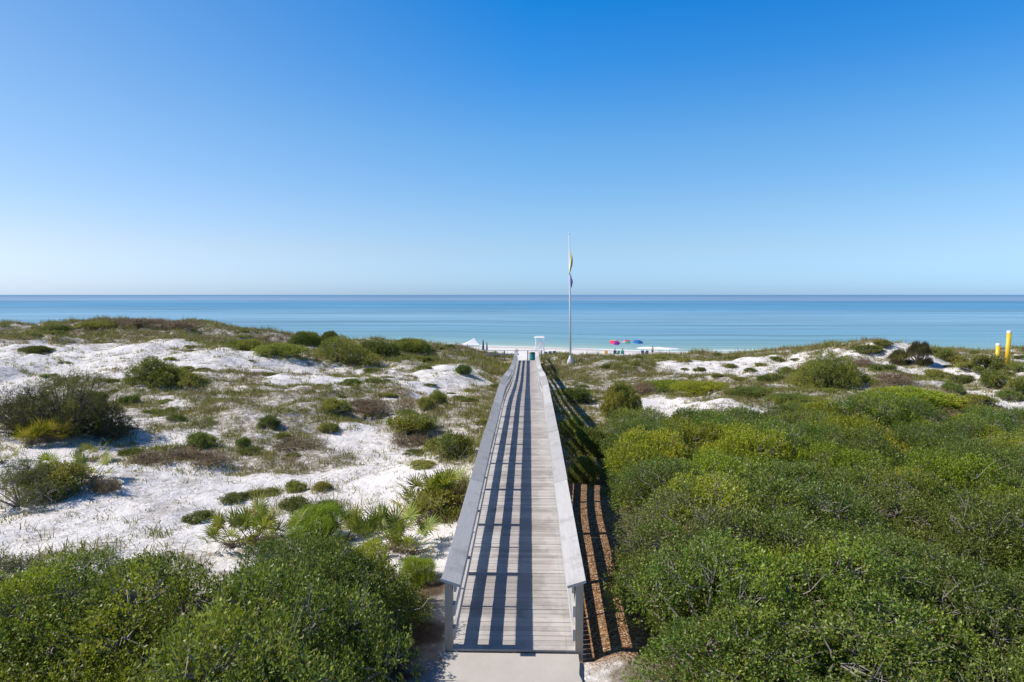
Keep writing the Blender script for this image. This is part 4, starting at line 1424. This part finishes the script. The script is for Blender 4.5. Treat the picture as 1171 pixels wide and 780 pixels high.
for (a, b, s, lab) in ((34, 505, .95, 'yellow palmetto left of a pair in front of the dark bush'), (55, 503, 1.1, 'yellow palmetto in the middle in front of the dark bush'), (70, 500, .95, 'yellow palmetto right of a pair in front of the dark bush')):
    place_palm(PALY[k % 2], gp(a, b + 4), random.uniform(0, 6), s, lab, 'yellow palmettos by the dark bush'); k += 1
for (a, b, s, lab) in ((104, 528, .7, 'small yellow green palmetto alone on the sand'), (108, 550, .85, 'palmetto at the right end of the low left bushes'), (50, 545, .75, 'dark spiky palmetto behind the grey green bush'),
                       (2, 530, .6, 'palmetto cut by the left photo edge'),
                       (266, 628, .8, 'leftmost palmetto behind the foreground thicket'), (288, 622, .95, 'palmetto second from left behind the foreground thicket'), (312, 622, .9, 'palmetto left of the bright needle bush'),
                       (395, 622, .8, 'palmetto right against the bright needle bush'), (425, 632, .9, 'palmetto left of a pair near the boardwalk side of the thicket'), (452, 632, 1.0, 'palmetto in the middle of the row near the boardwalk'), (472, 634, .7, 'small palmetto at the right end of the row near the boardwalk'),
                       (485, 585, .95, 'palmetto left in the clump beside the left handrail'), (503, 578, 1.1, 'palmetto middle and tallest in the clump beside the left handrail'), (520, 582, .95, 'palmetto right in the clump beside the left handrail'), (512, 572, .9, 'palmetto at the back of the clump beside the left handrail')):
    place_palm(PAL[k % 3], gp(a, b), random.uniform(0, 6), s, lab, 'green saw palmettos on the left dunes'); k += 1
g = gp(122, 562)
place_shrub(DED[0], 'dead_frond_clump', g, 0.4, (.45, .45, .9), 'reddish dead frond clump on the sand right of the palmetto', 'dead plant')
# brown dry patches
for (a, b, w, h, lab) in ((185, 527, 70, 13, 'brown dry low bush strip on the white sand, left part'), (235, 527, 60, 11, 'brown dry low bush strip on the white sand, right part'), (340, 512, 60, 12, 'brown dry bush on the sand right of the strip'), (420, 470, 60, 12, 'grey brown bush near the middle of the left dunes'), (470, 510, 40, 14, 'dry bush beside the broad green shrub by the handrail'), (1020, 437, 60, 10, 'red brown dry bush below the right crest')):
    big(DED, a, b, w, h, lab, base=(.9, .5))

# small tufts of green dotted on the open sand and in the grass
n_s = 0
tries = 0
r_ = np.random.default_rng(77)
while n_s < 230 and tries < 6000:
    tries += 1
    y_ = 16 + 56 * r_.uniform() ** 0.9; x_ = r_.uniform(-0.80, 0.77) * y_
    if abs(x_) < 1.9 or inpoly(THR, np.array([x_]), np.array([y_]))[0] or inpoly(THL, np.array([x_]), np.array([y_]))[0]:
        continue
    if x_ > 1.8 and y_ < 33: continue
    if any((x_ - a) ** 2 + (y_ - b) ** 2 < (c + .2) ** 2 for a, b, c in occ): continue
    c = float(cover(np.array([x_]), np.array([y_]))[0])
    if r_.uniform() > 0.25 + 0.75 * c: continue
    s = r_.uniform(0.25, 0.85) * (1.0 if y_ < 40 else 1.25)
    o = obj('low_shrub', LOW[n_s % 6][0] if r_.uniform() < .72 else DED[n_s % 2][0])
    if o.data.materials[0] == M['redbrown']: s *= 0.5
    o.location = (x_, y_, gz(x_, y_) - 0.03); o.rotation_euler = (0, 0, r_.uniform(0, 6.28)); o.scale = (s * r_.uniform(.8, 1.4), s, s * r_.uniform(.4, .75))
    if o.data.materials[0] == M['redbrown']:
        tag(o, 'small dry brown tuft dotted among the dune grass and sand', 'shrub', 'small dry tufts on the dunes')
    else:
        tag(o, 'small green tuft dotted among the dune grass and sand', 'shrub', 'small green tufts on the dunes')
    n_s += 1

# ------------------------------------------------------------------ dune grass (uncountable)
OC = np.array([o_ for o_ in occ])


def near_shrub(x, y):
    m = np.zeros(len(x))
    for (a, b, c) in OC:
        d = np.hypot(x - a, (y - b) * 0.8)
        m = np.maximum(m, np.exp(-((d - c * 0.7) / (0.35 * c + 0.25)) ** 2))
    return m


def grass_field(name, n, ylo, yhi, hmin, hmax, wid, nb, seed, fn, label):
    r = np.random.default_rng(seed)
    y = ylo + (yhi - ylo) * r.uniform(0, 1, n); x = r.uniform(-0.82, 0.79, n) * y
    w = fn(x, y)
    w = w * (0.25 + 1.5 * sstep(0.42, 0.62, fbm(x / 0.9, y / 0.9, 71, 3)))
    ok = (r.uniform(0, 1, n) < w) & (np.abs(x) > 1.35) & ~inpoly(THR, x, y) & ~inpoly(THL, x, y) & ~((x > 1.0) & (x < 2.6) & (y < 20))
    x = x[ok]; y = y[ok]
    z = height(x, y)
    m = len(x)
    hh = r.uniform(hmin, hmax, m) * (0.7 + 0.6 * fbm(x / 3, y / 3, 63))
    X = np.repeat(x, nb) + r.normal(0, 0.13, m * nb); Y = np.repeat(y, nb) + r.normal(0, 0.13, m * nb); Z = np.repeat(z, nb) - 0.02
    Hh = np.repeat(hh, nb) * r.uniform(0.5, 1.1, m * nb)
    a = r.uniform(0, 2 * PI, m * nb); lean = r.uniform(0.2, 1.0, m * nb)
    P = np.stack([X, Y, Z], 1)
    b = r.uniform(0, 2 * PI, m * nb)
    S = np.stack([np.cos(b), np.sin(b), np.zeros_like(b)], 1) * (wid * r.uniform(.6, 1.2, m * nb) * (0.7 + Y / 70))[:, None] / 2
    T = P + np.stack([np.cos(a) * lean * Hh, np.sin(a) * lean * Hh, Hh * np.sqrt(np.maximum(1 - lean ** 2 * .6, .2))], 1)
    Mi = P * 0.5 + T * 0.5 + np.stack([np.zeros_like(b), np.zeros_like(b), Hh * 0.1], 1)
    V = np.stack([P - S, P + S, Mi + S * .7, Mi - S * .7, T], 1).reshape(-1, 3)
    q = np.arange(m * nb) * 5
    F4 = np.stack([q, q + 1, q + 2, q + 3], 1); F3 = np.stack([q + 3, q + 2, q + 4], 1)
    o = obj(name, mesh_np(name, V, F3, F4, [M['grass']]))
    tag(o, label, 'grass', kind='stuff')
    print(name, m, 'tufts')
    return o


grass_field('dune_grass', 95000, 14, 76, 0.12, 0.34, 0.024, 12, 81, lambda x, y: np.clip(cover(x, y) * 0.95 + 0.05 + 0.55 * near_shrub(x, y), 0, 1) * (y / 76) ** 0.8, 'short olive and straw dune grass covering the dunes')
grass_field('dune_seedlings', 60000, 14, 70, 0.05, 0.13, 0.028, 7, 83, lambda x, y: np.full(x.shape, 0.5) * (y / 76) ** 0.9, 'tiny sparse green seedlings and runners on the open white sand')
grass_field('sea_oats', 18000, 54, 77, 0.35, 0.75, 0.022, 7, 82, lambda x, y: cover(x, y) * 0.9, 'taller sea oats along the dune crests')

# ------------------------------------------------------------------ light
SUN_EL, = (R(44),)
w = bpy.data.worlds.new('World'); scene.world = w
w.use_nodes = True
nt = w.node_tree
bg = nt.nodes['Background']
sky = nt.nodes.new('ShaderNodeTexSky'); sky.sky_type = 'NISHITA'
sky.sun_disc = False
sky.sun_elevation = SUN_EL; sky.sun_rotation = R(270)
sky.altitude = 0; sky.air_density = 1.0; sky.dust_density = 0.4; sky.ozone_density = 3.0
# hand-set sky tint, darkened overhead to cut fill light: Nishita is greenish near the horizon; tint it by elevation and by distance from the sun's side
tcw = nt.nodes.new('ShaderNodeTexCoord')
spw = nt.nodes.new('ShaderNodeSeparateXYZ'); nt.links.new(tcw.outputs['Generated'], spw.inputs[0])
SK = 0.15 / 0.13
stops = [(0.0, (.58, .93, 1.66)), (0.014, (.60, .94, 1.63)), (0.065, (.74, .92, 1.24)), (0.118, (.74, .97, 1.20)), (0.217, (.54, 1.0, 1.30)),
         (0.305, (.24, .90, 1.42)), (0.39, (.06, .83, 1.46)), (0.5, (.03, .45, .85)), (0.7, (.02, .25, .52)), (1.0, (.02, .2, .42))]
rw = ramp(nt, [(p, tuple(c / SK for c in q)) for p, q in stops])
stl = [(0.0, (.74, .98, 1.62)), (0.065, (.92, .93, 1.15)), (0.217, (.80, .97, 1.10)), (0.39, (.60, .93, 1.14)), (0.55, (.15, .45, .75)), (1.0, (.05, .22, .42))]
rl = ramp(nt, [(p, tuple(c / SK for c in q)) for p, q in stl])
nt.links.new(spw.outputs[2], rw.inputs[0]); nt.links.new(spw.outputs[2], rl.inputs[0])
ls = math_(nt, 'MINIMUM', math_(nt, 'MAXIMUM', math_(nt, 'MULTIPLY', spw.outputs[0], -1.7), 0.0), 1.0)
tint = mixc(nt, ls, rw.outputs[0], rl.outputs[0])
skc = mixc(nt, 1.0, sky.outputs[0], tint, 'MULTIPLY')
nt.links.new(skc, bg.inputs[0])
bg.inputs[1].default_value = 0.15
sun = bpy.data.lights.new('sun', 'SUN'); sun.energy = 4.9; sun.angle = R(0.53); sun.color = (1.0, 0.93, 0.83)
so_ = bpy.data.objects.new('sun', sun); so_.rotation_euler = (0, -(PI / 2 - SUN_EL), 0); so_.location = (-60, 0, 60)
col.objects.link(so_)

scene.view_settings.view_transform = 'Standard'
scene.view_settings.look = 'None'
scene.view_settings.exposure = 0.0
scene.view_settings.gamma = 1.0
scene.render.engine = 'CYCLES'
scene.cycles.max_bounces = 6
scene.cycles.transparent_max_bounces = 4
